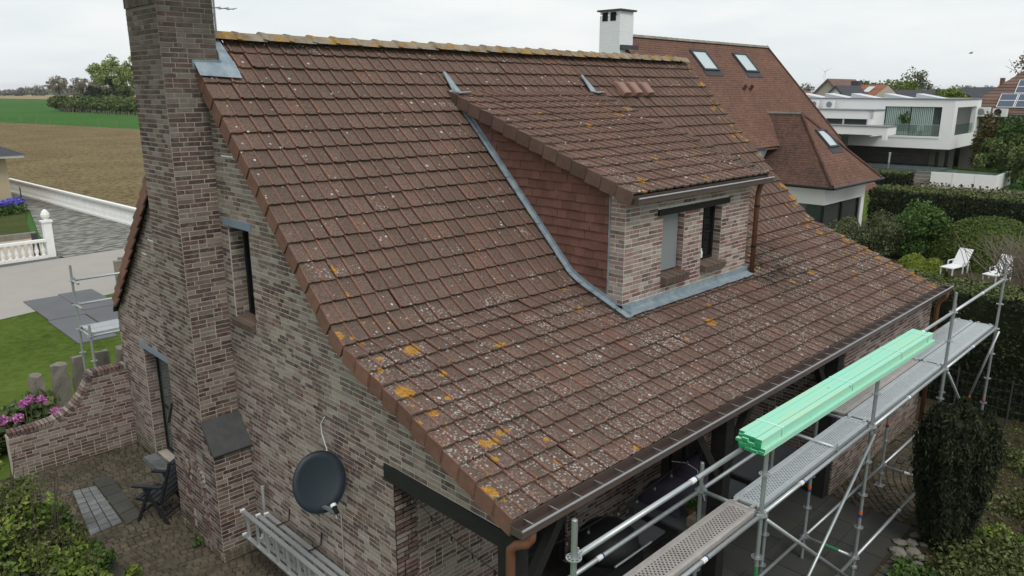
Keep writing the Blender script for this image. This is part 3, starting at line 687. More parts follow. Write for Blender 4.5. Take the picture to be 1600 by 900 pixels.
# tile-hung cheek
sh = MB(); sh.add([(0, 0, .024), (.172, 0, .024), (.172, .16, .004), (0, .16, .004), (0, 0, .002), (.172, 0, .002)], [(0, 1, 2, 3), (4, 5, 1, 0), (4, 0, 3), (1, 5, 2)]); shm = sh.mesh('hung_tile', 'shingle')
z = 3.70; k = 0
while z < 6.5:
    ylo = DY+.275; yhi = 9.6
    zr_, y = z+.06, ylo-(.0865 if k % 2 else 0)
    while y < yhi:
        ym = y+.087; half = y < ylo-.01
        if zfront(ym)-.06 < z+.12 and z+.10 < zd(ym)-.03:
            o = link('hung_tile', shm, dorm); o.matrix_basis = Matrix(jit(frame((DX0, y+.172, z), (0, -.49 if half else -1, 0), (0, 0, 1), (-1, 0, 0)), .0025).tolist())
        y += .175
    z += .131; k += 1
MB().box(DX0-.024, DX0+.004, DY+.255, DY+.272, 3.72, 5.30).build('corner_trim', 'zinc', dorm)
# dormer roof
mb = MB(); DXL, DXR = 8.30, 12.12
mb.hexa([(DXL+.02, 6.04, zd(6.04)-.12), (DXR-.02, 6.04, zd(6.04)-.12), (DXR-.02, 9.72, zd(9.72)-.12), (DXL+.02, 9.72, zd(9.72)-.12), (DXL+.02, 6.04, zd(6.04)-.055), (DXR-.02, 6.04, zd(6.04)-.055), (DXR-.02, 9.72, zd(9.72)-.055), (DXL+.02, 9.72, zd(9.72)-.055)])
droof = mb.build('dormer_roof', 'black_timber', house)
g = .2885; v_ = unit(vec(0, 1, DS)); n_ = unit(vec(0, -DS, 1)); nr = int(3.94/g)+1; nc = int((DXR-DXL-.28)/TW)
tw = (DXR-DXL-.28)/nc; vgd = verge_template(.33, .18).mesh('verge_tile', ['tile', 'tile_red_dark']); 
for k in range(nr):
    T = vec(0, 6.0, zd(6.0)+.012)+v_*g*k; H = T+v_*g-n_*.030; vv = unit(H-T); nn = np.cross(vec(1, 0, 0), vv)
    for c in range(nc):
        o = link('dormer_tile', tile_me, droof); o.matrix_basis = Matrix(jit(frame(T+vec(DXL+.14+c*tw, 0, 0), vec(tw/TW, 0, 0), vv, nn)).tolist())
    for sx, sg in ((DXL, 1), (DXR, -1)):
        o = link('verge_tile', vgd, droof); o.matrix_basis = Matrix(jit(frame(T+vec(sx, 0, 0), vec(sg, 0, 0), vv, nn), .006).tolist())
# zinc: cheek soaker, apron and pointed ends on the main roof
def strip(name, path, wdt, par, mat='zinc', dx=-1, up=.10):
    mb = MB(); n = len(path)
    for (ya, yb) in zip(path[:-1], path[1:]):
        a, b = vec(DX0, ya, zfront(ya)), vec(DX0, yb, zfront(yb)); n1 = vec(0, 0, 1)
        mb.prism([a+vec(dx*wdt, 0, .045), b+vec(dx*wdt, 0, .045), b+vec(-.012, 0, .062), a+vec(-.012, 0, .062)], (0, 0, .012))
        mb.prism([a+vec(-.022, 0, .02), b+vec(-.022, 0, .02), b+vec(-.022, 0, .02+up), a+vec(-.022, 0, .02+up)], (-.008, 0, 0))
        if random.random() < .55: mb.obox(a+vec(dx*wdt*.5, 0, .062), (wdt*.5, 0, 0), (0, .012, 0), (0, 0, .008))
    return mb.build(name, mat, par)
ys = list(np.arange(6.02, 9.8, .22)); strip('side_flashing', ys, .105, dorm)
mb = MB()
for i in range(12):
    xa, xb = DX0-.03+i*.299, DX0-.03+(i+1)*.299
    mb.box(xa, xb-.003, DY-.022, DY+.005, 3.58, 3.745+.004*(i % 2))
    j = rng.normal(0, .008)
    mb.prism([(xa, 6.04+j, zfront(6.04)+.045), (xb, 6.04-j, zfront(6.04)+.045), (xb, DY-.012, 3.66), (xa, DY-.012, 3.66)], (0, -.004, .010))
mb.box(DX0-.03, DX0+.001, DY-.02, DY+.262, 3.55, 3.745); mb.build('apron_flashing', 'zinc', dorm)
for xx, ye in ((8.40, 10.05), (11.95, 10.05)):
    mb = MB(); a = vec(xx+.02, ye, zfront(ye)+.055); b = vec(xx-.005, 9.72, zfront(9.72)+.07); c_ = vec(xx+.25, 9.55, zd(9.55)+.06)
    mb.prism([a, a+vec(.06, 0, 0), b+vec(.12, 0, 0), b+vec(-.04, 0, 0)], (0, -.008, .016)); mb.prism([b+vec(-.06, -.02, .0), b+vec(.14, 0, 0), c_, vec(xx-.06, 9.52, zd(9.52)+.045)], (0, -.006, .012)); mb.build('flashing', 'zinc', dorm)
# gutters
def gutter(name, x0, x1, y0, y1, z0, z1, par, step):
    mb = MB(); t = .006
    mb.box(x0, x1, y0, y1, z0, z0+t).box(x0, x1, y0, y0+t, z0+t, z1).box(x0, x1, y1-t, y1, z0+t, z1+.03).box(x0, x0+t, y0+t, y1-t, z0+t, z1-.004).box(x1-t, x1, y0+t, y1-t, z0+t, z1-.004)
    gt = mb.build(name, 'gutter_brown', par)
    MB().tube([(x0-.005, y0, z1), (x1+.005, y0, z1)], .0135, 8).build('bead', 'gutter_edge', gt)
    x = x0+.16
    while x < x1:
        MB().box(x, x+.014, y0+.008, y1+.03, z1-.008, z1-.003).build('bracket', 'gutter_edge', gt); x += step
    return gt
gutter('gutter', 4.22, 16.47, 4.085, 4.235, 2.875, 2.955, house, .335)
gutter('dormer_gutter', 8.33, 12.16, 5.925, 6.045, 5.215, 5.295, house, .6)
MB().box(8.36, 12.1, 6.05, 6.19, 5.205, 5.275).build('fascia', 'gutter_brown', droof)
MB().box(4.5, 16.4, 4.24, 4.30, 2.77, 2.88).build('fascia', 'black_timber', house)
def downpipe(pts, r=.042, clips=()):
    mb = MB(); mb.tube(pts, r, 12); o = mb.build('downpipe', 'pipe_brown', house, True)
    for c_ in clips: MB().lathe([(r+.007, -.018), (r+.007, .018)], c_, 12).build('clip', 'black_frame', o)
downpipe([(12.03, 6.05, 5.22), (12.03, 6.10, 5.12), (12.03, 6.12, 5.0), (12.03, 6.12, 3.64)], .042, ((12.03, 6.12, 4.80), (12.03, 6.12, 4.10)))
downpipe([(4.42, 4.16, 2.85), (4.42, 4.165, 2.76), (4.39, 4.19, 2.71), (4.33, 4.27, 2.69), (4.30, 4.31, 2.64), (4.30, 4.31, 2.55), (4.30, 4.31, .02)], .045)
downpipe([(16.40, 4.16, 2.85), (16.42, 4.17, 2.72), (16.42, 4.27, 2.62), (16.42, 4.30, 2.5), (16.42, 4.30, .02)], .045, ((16.42, 4.30, 1.9), (16.42, 4.30, .9)))

# ---- front: porch, posts, brick room at the far end
mb = MB()
for a, b in ((4.75, 6.05), (7.45, 9.80), (11.1, 12.12)): mb.box(a, b, 6.3, 6.5, 0, 3.2)
mb.box(4.45, 4.75, 6.3, 6.32, 0, 2.6); pw = mb.build('porch_wall', 'mortar', house)
bl = lay((0, 6.3, 0), (1, 0, 0), (0, -1, 0), lambda z: [(4.45, 6.05), (7.45, 9.80), (11.1, 12.12)], .012, 3.0, 31)
bl += lay((7.45, 6.3, 0), (0, 1, 0), (-1, 0, 0), lambda z: [(0, .2)], .012, 3.0, 32)
make_bricks(bl, pw, 'brick_porch', 30)
mb = MB(); mb.box(12.10, 12.40, 4.39, 6.3, 0, 2.75).box(12.40, 16.36, 4.39, 4.69, 0, 2.75).box(16.06, 16.36, 4.69, 14.9, 0, 2.9).box(4.75, 16.06, 14.72, 15.02, 0, 2.6); fw = mb.build('front_wall', 'mortar', house)
mb2 = MB(); mb2.prism([(16.06, 4.45, 2.755), (16.06, 7.0, 3.75), (16.06, 10.5, 7.2), (16.06, 14.72, 2.9)], (.3, 0, 0)); mb2.build('gable_end', 'grey_brickwork', house)
bl = lay((0, 4.39, 0), (1, 0, 0), (0, -1, 0), lambda z: [(12.10, 16.36)], .012, 2.68, 33)
bl += lay((12.10, 4.39, 0), (0, 1, 0), (-1, 0, 0), lambda z: [(0, 1.9)], .012, 2.68, 34)
make_bricks(bl, fw, 'brick_porch', 40)
mb = MB()                          # dark glazed screens between the brick piers
for a, b in ((6.05, 7.45), (9.80, 11.1)):
    mb = MB(); mb.box(a, b, 6.40, 6.46, 0, 3.0)
    for k in range(4): x = a+(b-a-.08)*k/3; mb.box(x, x+.08, 6.34, 6.40, .05, 2.3)
    mb.box(a, b, 6.335, 6.398, 2.3, 2.4).box(a+.08, b-.08, 6.345, 6.398, 1.1, 1.17)
    mb.build('porch_screen', 'black_timber', house)
mb = MB(); mb.hexa([(GX-.02, 4.40, 2.47), (GX+.16, 4.40, 2.47), (GX+.16, 6.46, 2.465), (GX-.02, 6.46, 2.465), (GX-.02, 4.40, 2.66), (GX+.16, 4.40, 2.66), (GX+.16, 6.46, 2.662), (GX-.02, 6.46, 2.662)]); mb.build('gable_beam', 'black_timber', house)
MB().box(4.62, 12.1, 4.44, 4.60, 2.62, 2.76).build('porch_beam', 'black_timber', house)
for x in (4.44, 8.35, 11.86):
    post = MB().box(x, x+.2, 4.41, 4.62, 0, 2.47 if x < 5 else 2.62).build('post', 'black_timber', house)
    for sg in (-1, 1):
        if (x < 5 and sg < 0) or (x > 11 and sg > 0): continue
        c0 = vec(x+.1+sg*.10, 4.515, 1.75); c1 = vec(x+.1+sg*.72, 4.515, 2.60); d = unit(c1-c0); nrm_ = np.cross(d, vec(0, 1, 0))
        MB().obox((c0+c1)/2, (c1-c0)/2, (0, .05, 0), nrm_*.055).build('strut', 'black_timber', post)
# ================================================================== SCAFFOLDS
def rosette_mesh():
    mb = MB(); n = 24
    def ring(r, z): return [(r*math.cos(2*math.pi*i/n), r*math.sin(2*math.pi*i/n), z) for i in range(n)]
    v = ring(.026, .005)+ring(.036, .005)+ring(.052, .005)+ring(.061, .005)+ring(.026, -.005)+ring(.036, -.005)+ring(.052, -.005)+ring(.061, -.005); f = []
    for i in range(n):
        j = (i+1) % n
        for (a, b) in ((0, 1), (1, 2), (2, 3)):
            if a == 1 and i % 3 != 0: continue           # the eight slots
            f += [(a*n+i, b*n+i, b*n+j, a*n+j), ((a+4)*n+i, (a+4)*n+j, (b+4)*n+j, (b+4)*n+i)]
        f.append((3*n+i, 7*n+i, 7*n+j, 3*n+j))
    mb.add(v, f); return mb.mesh('rosette', 'galv')
ROS = rosette_mesh()
def standard(par, x, y, z0, z1, zros, name='standard', tape=None, green=None):
    mb = MB(); mb.tube([(x, y, z0+.02), (x, y, z1)], .0242, 12, cap=False)
    mb.tube([(x, y, z1-.3), (x, y, z1-.002)], .020, 10)
    st = mb.build(name, 'galv', par, True)
    for z in zros: o = link('rosette', ROS, st); o.location = (x, y, z)
    if z0 < .2:
        b = MB(); b.box(x-.075, x+.075, y-.075, y+.075, z0+.002, z0+.010).tube([(x, y, z0+.01), (x, y, z0+.24)], .018, 8)
        b.lathe([(.045, z0+.22), (.045, z0+.25)], (x, y, 0), 8); b.build('base_jack', 'galv', st)
    if tape:
        for zz, mm in ((tape, 'orange_tape'), (tape-.05, 'blue_tape')): MB().lathe([(.0262, zz), (.0262, zz+.05)], (x, y, 0), 12).build('tape_band', mm, st)
    if green: MB().tube([(x, y, green[0]), (x, y, green[1])], .0256, 12).build('paint_band', 'green_pole', st)
    return st
def ledger(par, a, b, name='ledger', r=.0242, mat='galv', tape=None):
    a, b = vec(*a), vec(*b); d = unit(b-a); mb = MB(); mb.tube([a+d*.055, b-d*.055], r, 10)
    o = mb.build(name, mat, par, True)
    for p, s in ((a, 1), (b, -1)):
        hb = MB()
        up = vec(0, 0, 1); sd_ = unit(np.cross(d, up)) if abs(d[2]) < .95 else vec(1, 0, 0)
        hb.obox(p+d*s*.052, d*.026, sd_*.017, unit(np.cross(sd_, d))*.03); hb.obox(p+d*s*.045+vec(0, 0, .03), d*.008, sd_*.006, vec(0, 0, .035)); hb.build('wedge_head', 'galv_bright', o)
    if tape is not None:
        L = np.linalg.norm(b-a)
        for t0, mm, ll in ((tape, 'white_tape', .07), (tape+.075/L, 'blue_tape', .018)): MB().tube([a+(b-a)*t0, a+(b-a)*(t0+ll/L)], r+.0018, 10).build('tape_band', mm, o)
    return o
def plank_mesh(L, wd, mat='galv_bright'):
    mb = MB(); c = .0245; nx = int((L-.10)/c); ny = 9; cx = (L-.10)/nx; cy = (wd-.07)/ny; f = []; v = []
    for i in range(nx+1):
        for j in range(ny+1): v.append((.05+i*cx, .035+j*cy, 0))
    for i in range(nx):
        for j in range(ny):
            if (i+j) % 2 == 1 and 0 < j < ny-1 and 1 < i < nx-2: 
                # a slot: leave a hole inside the cell
                a = [(.05+i*cx, .035+j*cy), (.05+(i+1)*cx, .035+(j+1)*cy)]; q = .12; k = len(v)
                v += [(a[0][0]+cx*q, a[0][1]+cy*q, -.006), (a[1][0]-cx*q, a[0][1]+cy*q, -.006), (a[1][0]-cx*q, a[1][1]-cy*q, -.006), (a[0][0]+cx*q, a[1][1]-cy*q, -.006)]
                o = [i*(ny+1)+j, (i+1)*(ny+1)+j, (i+1)*(ny+1)+j+1, i*(ny+1)+j+1]
                f += [(o[t], o[(t+1) % 4], k+(t+1) % 4, k+t) for t in range(4)]
            else: f.append((i*(ny+1)+j, (i+1)*(ny+1)+j, (i+1)*(ny+1)+j+1, i*(ny+1)+j+1))
    mb.add(v, f)
    mb.box(.05, L-.05, 0, .035, -.055, .004).box(.05, L-.05, wd-.035, wd, -.055, .004)
    mb.box(.0, .05, .01, wd-.01, -.02, .006).box(L-.05, L, .01, wd-.01, -.02, .006)
    for s in (0, L): 
        for yy in (.06, wd-.06): mb.box(s-.03 if s == 0 else s-.02, s+.02 if s == 0 else s+.03, yy-.02, yy+.02, -.008, .016)
    return mb.mesh('deck_plank', mat)
SX = [3.84, 6.91, 9.98, 13.05, 16.12]; YO, YI, ZD = 3.18, 3.91, 2.36
sc = thing('front_scaffold', 'long galvanised tube scaffold with perforated steel decks along the front gutter', 'scaffold', (SX[2], YO, 0))
R0 = [.38, .86, 1.36, 1.86, ZD]
standard(sc, SX[0], YO, 0, 3.64, R0+[2.84, 3.32]); standard(sc, SX[1], YO, 0, 3.34, R0+[2.84, 3.32], green=(1.2, 1.75))
standard(sc, SX[2], YO, 0, 3.34, R0+[2.84, 3.32], tape=1.06); standard(sc, SX[3], YO, 0, 3.64, R0+[2.84, 3.32]); standard(sc, SX[4], YO, 0, 3.62, R0+[2.84, 3.32], tape=.9)
for i, x in enumerate(SX): standard(sc, x, YI, 0, 2.70, R0, tape=1.16 if i in (2, 3) else None)
standard(sc, 8.90, 4.02, 0, 2.72, R0)
for i in range(4):
    a, b = SX[i], SX[i+1]
    ledger(sc, (a, YO, ZD), (b, YO, ZD), tape=[.62, .30, .45, .5][i]); ledger(sc, (a, YI, ZD), (b, YI, ZD), tape=.4 if i == 0 else None)
    ledger(sc, (a, YO, .38), (b, YO, .38), tape=.55); ledger(sc, (a, YI, .38), (b, YI, .38))
    ledger(sc, (a, YO, 3.32), (b, YO, 3.32), 'guard_rail', .0242, 'galv_bright', tape=.52)
for i, x in enumerate(SX):
    ledger(sc, (x, YO, ZD), (x, YI, ZD), 'transom'); t_ = ledger(sc, (x, YO, .38), (x, YI, .38), 'transom', tape=.4)
ledger(sc, (8.90, YO-.02, ZD+.065), (8.90, 4.02, ZD+.065), 'transom')
MB().tube([(9.98, 3.4, .38), (9.98, 3.66, .38)], .0262, 10).build('paint_band', 'green_pole', sc)
PM = plank_mesh(3.07-.06, .32); PR = plank_mesh(3.07-.06, .32, 'galv_rusty')
for i in range(4):
    for j in range(2):
        if i == 0 and j == 1: pass
        o = link('deck_plank', PR if (i == 0 or (i == 2 and j == 1)) else PM, sc); o.location = Vector((SX[i]+.03, YO+.035+j*.335, ZD+.055))
        if i in (0, 1) and j == 1: bpy.data.objects.remove(o)
def brace(par, a, b, mat='galv'):
    a, b = vec(*a), vec(*b); mb = MB(); mb.tube([a, b], .0215, 10); o = mb.build('diagonal_brace', mat, par, True); return o
brace(sc, (6.96, YO-.045, 2.30), (9.90, YO-.045, .06)); brace(sc, (9.95, YO-.055, 2.28), (7.0, YO-.06, .05))
brace(sc, (13.1, YO-.045, 2.30), (16.0, YO-.045, .06))
o = brace(sc, (16.10, 3.12, 2.32), (16.12, 3.44, .86), 'galv_bright'); MB().tube([(16.12, 3.424, .93), (16.12, 3.433, .89)], .0235, 8).build('tape_band', 'orange_tape', o)

sl = thing('rear_scaffold', 'grey tube scaffold with narrow deck by the rear corner beyond the curved wall', 'scaffold', (4.12, 16.1, 0))
standard(sl, 4.12, 16.42, 0, 3.36, [.55, 1.05, 1.55, 2.05, 2.55, 3.05]); standard(sl, 4.12, 15.72, 0, 2.28, [.55, 1.05, 1.55, 2.05])
standard(sl, 7.19, 16.42, 0, 3.36, [1.05, 2.05, 3.05]); standard(sl, 7.19, 15.72, 0, 2.28, [1.05, 2.05])
for z in (2.05, 2.55, 3.05): ledger(sl, (4.12, 16.42, z), (7.19, 16.42, z), 'guard_rail' if z > 2.1 else 'ledger')
ledger(sl, (4.12, 15.72, 2.05), (7.19, 15.72, 2.05)); ledger(sl, (4.12, 15.72, 2.05), (4.12, 16.42, 2.05), 'transom')
for z in (2.55, 3.05): mb = MB(); mb.tube([(4.12, 16.40, z), (4.12, 16.02, z)], .022, 8); mb.build('stub_rail', 'galv', sl)
for j in range(2): o = link('deck_plank', PM, sl); o.location = Vector((4.15, 15.75+j*.33, 2.105))

# ---- strapped pack of green battens on the rail
pk = thing('batten_pack', 'strapped pack of mint-green treated roof battens lying on the scaffold rail', 'timber', (6.4, 3.1, 3.35))
XA, XB, BW, BT = 6.32, 11.05, .068, .0305
def ynear(x): return 2.968-.072*(x-XA)/(XB-XA)
for r in range(5):
    for c in range(4):
        x0 = XA+rng.uniform(-.012, .015)+(.05 if r > 2 else 0)*(c == 3); x1 = XB+rng.uniform(-.015, .015); z0 = 3.346+r*BT; dy = c*BW-(.035 if r < 2 else 0)+rng.normal(0, .002)
        ya, yb = ynear(x0)+dy, ynear(x1)+dy; g_ = BW-.0035; h_ = BT-.0015
        mb = MB(); mb.hexa([(x0, ya, z0), (x1, yb, z0), (x1, yb+g_, z0), (x0, ya+g_, z0), (x0, ya, z0+h_), (x1, yb, z0+h_), (x1, yb+g_, z0+h_), (x0, ya+g_, z0+h_)], [0, 0, 0, 1, 0, 1]); mb.build('batten', ['green_timber', 'green_end'], pk)
for x in (6.72, 8.4, 9.9, 10.85):
    yo = ynear(x); zt = 3.346+5*BT
    mb = MB(); mb.box(x, x+.025, yo-.006, yo+4*BW+.002, zt+.0005, zt+.0025).box(x, x+.025, yo-.0075, yo-.0045, 3.346+2*BT, zt+.0005); mb.build('strap', 'strap_pale', pk)

# ================================================================== THINGS ON AND BY THE GABLE
ds = thing('satellite_dish', 'dark blue-grey round satellite dish on the brick gable wall', 'satellite dish', (4.44, 7.35, 1.9))
nD = unit(vec(-.10, -.95, .27)); cD = vec(4.08, 7.30, 2.24); uD = unit(np.cross(vec(0, 0, 1), nD)); vD = np.cross(nD, uD); mb = MB(); n = 36; vs = []; 
for k, rr in enumerate((0, .25, .5, .75, 1.0)):
    for i in range(n):
        a = 2*math.pi*i/n; p = cD+uD*.33*rr*math.cos(a)+vD*.365*rr*math.sin(a)+nD*(.055*rr*rr); vs.append(p)
vb = [p-nD*.012 for p in vs]; fs = []
for k in range(4):
    for i in range(n):
        j = (i+1) % n; fs.append((k*n+i, k*n+j, (k+1)*n+j, (k+1)*n+i)); N_ = len(vs); fs.append((N_+k*n+i, N_+(k+1)*n+i, N_+(k+1)*n+j, N_+k*n+j))
for i in range(n): j = (i+1) % n; fs.append((4*n+i, 4*n+j, 5*n+4*n+j, 5*n+4*n+i))
mb.add(vs+vb, fs); mb.build('reflector', 'dish', ds, True)
mb = MB(); rim = [cD+uD*.33*math.cos(2*math.pi*i/n)+vD*.365*math.sin(2*math.pi*i/n)+nD*.055 for i in range(n+1)]; mb.tube(rim, .006, 6, cap=False); mb.build('rim', 'dish', ds)
pb = cD-vD*.30+nD*.04; lnb = cD-vD*.30+nD*.36
mb = MB(); mb.obox((pb+lnb)/2, (lnb-pb)/2, uD*.022, vD*.014); mb.build('feed_arm', 'galv', ds)
mb = MB(); ld = unit(cD+vD*.1-lnb); mb.lathe([(.0, -.06), (.026, -.06), (.026, .02), (.034, .022)], lnb+vD*.03, 12, 0, ld); mb.lathe([(.034, .022), (.036, .06), (.0, .068)], lnb+vD*.03, 12, 1, ld); mb.build('receiver', ['black_frame', 'white_plastic'], ds, True)
mb = MB(); mb.tube([(4.44, 7.38, 2.12), (4.30, 7.38, 2.12), cD-nD*.02-vD*.05], .02, 8).box(4.425, 4.44, 7.31, 7.45, 2.0, 2.24); mb.build('wall_bracket', 'galv', ds)
mb = MB(); mb.tube([(4.435, 7.67, 2.83), (4.425, 7.75, 2.72), (4.42, 7.74, 2.6), (4.41, 7.62, 2.42), (4.3, 7.5, 2.3)], .006, 6); mb.build('cable', 'rope', ds)
mb = MB(); mb.tube([lnb-nD*.03, lnb-vD*.08, (4.2, 7.30, 1.75), (4.43, 7.42, 1.68), (4.435, 7.43, 1.2), (4.435, 7.44, .15)], .008, 6); mb.build('cable', 'cable_grey', ds)

ldr = thing('ladder', 'three-part aluminium ladder hung level on the gable wall under the dish', 'ladder', (4.2, 8.4, .4))
for s_, x in enumerate((4.09, 4.19, 4.29)):
    ya, yb = (9.52 if s_ == 0 else 9.30-.05*s_), 5.9+.12*s_
    for z in (.52, .90): MB().box(x-.014, x+.014+.03, yb, ya, z-.012, z+.012).build('rail', 'alu', ldr); 
    for z in (.52, .90):
        for y in (ya, yb): MB().box(x-.018, x+.048, y-.012, y+.022, z-.017, z+.017).build('end_cap', 'white_plastic', ldr)
    k = ya-.14
    while k > yb+.1: MB().box(x-.002, x+.030, k-.016, k+.016, .532, .888).build('rung', 'alu', ldr); k -= .28
for y in (9.42,): MB().tube([(4.38, y, .46), (4.38, y, 1.20)], .022, 10).lathe([(.03, 0), (.03, .05), (0, .06)], (4.38, y, 1.17), 10).build('stabiliser', 'alu', ldr)
MB().box(4.34, 4.42, 9.28, 9.52, .36, .41).build('foot', 'white_plastic', ldr)
for y in (8.78, 7.95): MB().tube([(4.44, y, 1.10), (4.42, y, .93), (4.30, y, .925), (4.24, y, .93), (4.24, y, .89)], .009, 6).build('hook', 'black_frame', ldr)

def folding_chair(label):
    f_ = unit(vec(-.56, .83, 0)); s_ = unit(vec(.83, .56, 0)); o = vec(3.57, 11.66, 0)
    t = thing('garden_chair', label, 'chair', tuple(o))
    def P(a, b, z): return o+f_*a+s_*b+vec(0, 0, z)
    def bar(name, p, q, wd=.022, th=.014): 
        d = unit(q-p); n_ = unit(np.cross(d, s_)) if abs(d@s_) < .9 else vec(0, 0, 1); m_ = np.cross(d, n_); MB().obox((p+q)/2, (q-p)/2, m_*wd, n_*th).build(name, 'resin_dark', t)
    for b in (0.0, .50):
        bar('leg', P(.27, b, 0), P(.0, b, .60), .018, .022); bar('leg', P(-.27, b, 0), P(.10, b, .60), .018, .022)
        bar('armrest', P(.30, b, .62), P(-.22, b, .64), .035, .016)
    for k in range(5): bar('seat_slat', P(.24-.10*k, -.0, .40-.006*k), P(.24-.10*k, .50, .40-.006*k), .042, .01)
    for b in (.02, .48): bar('seat_rail', P(.28, b, .385), P(-.2, b, .36), .016, .016); bar('back_rail', P(-.17, b, .36), P(-.40, b, 1.08), .02, .018)
    for k in range(6): z = .47+.115*k; a = -.20-.23*(z-.47)/.7; bar('back_slat', P(a, .03, z), P(a, .47, z), .042, .01)
    bar('stretcher', P(.2, 0, .16), P(.2, .5, .16), .015, .015); bar('stretcher', P(-.2, 0, .12), P(-.2, .5, .12), .015, .015)
folding_chair('black slatted folding armchair on the cobbles beside the chimney foot')

# ================================================================== PORCH CONTENTS
bb = thing('barbecue', 'black covered barbecue standing under the porch by the first brick pier', 'barbecue', (7.15, 5.35, 0))
mb = MB(); mb.lathe([(.05, .72), (.36, .78), (.42, .9), (.40, 1.02), (.28, 1.14), (.1, 1.19), (0, 1.2)], (7.15, 5.35, 0), 20); mb.build('lid', 'cover_black', bb, True)
mb = MB(); mb.box(6.75, 7.55, 5.05, 5.65, .12, .76); mb.build('cabinet', 'cover_black', bb); MB().box(7.5, 8.0, 5.02, 5.6, .82, .86).build('side_shelf', 'table_grey', bb)
mb = MB(); mb.tube([(6.76, 4.93, .94), (7.54, 4.93, .94)], .014, 8); mb.build('handle', 'alu', bb)
cp = thing('cushion_pile', 'dark purple tied cover heaped on the table under the porch', 'cover', (9.35, 5.55, .74))
mb = MB(); nx, ny = 26, 12; vs = []
for i in range(nx):
    for j in range(ny):
        a, b = i/(nx-1), j/(ny-1); h = .42*math.sin(math.pi*min(1, max(0, a)))**.4*math.sin(math.pi*b)**.5*(1+.22*math.sin(a*9+b*2))+.02*math.sin(a*40+b*7)
        vs.append((8.55+1.55*a, 5.15+.75*b+.05*math.sin(a*7), .745+max(0, h)))
mb.add(vs, [(i*ny+j, (i+1)*ny+j, (i+1)*ny+j+1, i*ny+j+1) for i in range(nx-1) for j in range(ny-1)]); mb.build('cover', 'cover_purple', cp, True)
MB().tube([(9.2, 5.12, .78), (9.24, 5.3, 1.2), (9.25, 5.5, 1.24), (9.24, 5.75, 1.18)], .008, 6).build('tie', 'rope', cp)
def table(label, x0, x1, y0, y1):
    t = thing('garden_table', label, 'table', ((x0+x1)/2, (y0+y1)/2, 0)); MB().box(x0, x1, y0, y1, .705, .74).build('table_top', 'table_grey', t)
    for x in (x0+.04, x1-.1):
        for y in (y0+.04, y1-.1): MB().box(x, x+.06, y, y+.06, 0, .705).build('leg', 'table_grey', t)
table('slate grey garden table carrying the purple cover under the porch', 8.35, 10.15, 4.95, 5.95)
table('slate grey garden table further back near the brick room', 10.35, 11.85, 4.85, 5.75)
pp = thing('potted_plant', 'small leafy plant in a terracotta pot on the porch table', 'plant', (8.75, 5.02, .74))
MB().lathe([(.06, 0), (.085, .13), (.095, .13), (.095, .15), (0, .145)], (8.75, 5.06, .741), 12).build('pot', 'terracotta', pp)
leaves('foliage', ball((8.75, 5.06, .97), (.13, .13, .12), 60, .9), .06, 'leaf_green', pp)
def porch_chair(label, x, y, rz):
    t = thing('porch_chair', label, 'chair', (x, y, 0)); c, s = math.cos(rz), math.sin(rz)
    def bx(name, a0, a1, b0, b1, z0, z1, lean=0):
        mb = MB(); pts = []
        for z in (z0, z1):
            l = lean*(z-z0)
            for a, b in ((a0, b0), (a1, b0), (a1, b1), (a0, b1)): a2 = a-l; pts.append((x+c*a2-s*b, y+s*a2+c*b, z))
        mb.hexa(pts).build(name, 'resin_dark', t)
    for b in (-.25, .21): bx('leg', .2, .24, b, b+.04, 0, .62); bx('leg', -.24, -.2, b, b+.04, 0, .62); bx('armrest', -.25, .27, b-.01, b+.05, .62, .65)
    bx('seat', -.22, .25, -.21, .21, .40, .43)
    for k in range(6): bx('back_slat', -.24-.035*k, -.215-.035*k, -.21, .21, .5+.1*k, .58+.1*k, .3)
porch_chair('black slatted chair with its back to the scaffold under the porch', 7.9, 4.75, 1.9)
gb = thing('green_bin', 'bright green plastic tub with white cord beneath the scaffold deck', 'bin', (6.75, 4.7, 0))
MB().lathe([(.17, 0), (.215, .55), (.225, .55), (.225, .58), (.2, .58), (.19, .5), (0, .5)], (6.75, 4.7, .003), 20).build('tub', 'green_bin', gb, True)
mb = MB(); mb.tube([(6.70, 4.47, .6), (6.68, 4.45, .4), (6.72, 4.46, .1)], .006, 5); mb.build('cord', 'rope', gb)
ch = thing('rain_chain', 'dark chain hanging from the porch gutter to a wooden nesting box', 'chain', (7.9, 4.5, 1.3))
mb = MB()
for i in range(26): mb.obox((7.9, 4.5, 2.44-i*.042), (.004+.012*(i % 2), 0, 0), (0, .016-.012*(i % 2), 0), (0, 0, .026))
mb.build('chain', 'black_frame', ch); MB().box(7.8, 8.0, 4.42, 4.58, 1.22, 1.34).build('box', 'twig', ch)
def light_string(label, a, b, sag, n):
    t = thing('string_lights', label, 'string lights', tuple(a)); a, b = vec(*a), vec(*b); pts = [a+(b-a)*s-vec(0, 0, 4*sag*s*(1-s)) for s in np.linspace(0, 1, 21)]
    MB().tube(pts, .005, 5).build('wire', 'black_frame', t)
    for i in range(n):
        p = pts[int((i+.5)/n*20)]; bo = MB(); bo.tube([p, p-vec(0, 0, .05)], .010, 6).build('socket', 'black_frame', t); MB().lathe([(.004, 0), (.018, -.025), (.015, -.042), (0, -.05)], p-vec(0, 0, .05), 8).build('bulb', 'bulb_glass', t)
light_string('string of globe lights in the gable opening below the black beam', (4.56, 6.28, 2.42), (4.56, 4.63, 2.05), .10, 5)
light_string('string of globe lights between the first and second porch posts', (4.66, 4.72, 2.10), (8.33, 4.72, 2.15), .16, 9)
light_string('string of globe lights between the second porch post and the brick room', (8.57, 4.72, 2.15), (11.84, 4.72, 2.15), .14, 7)
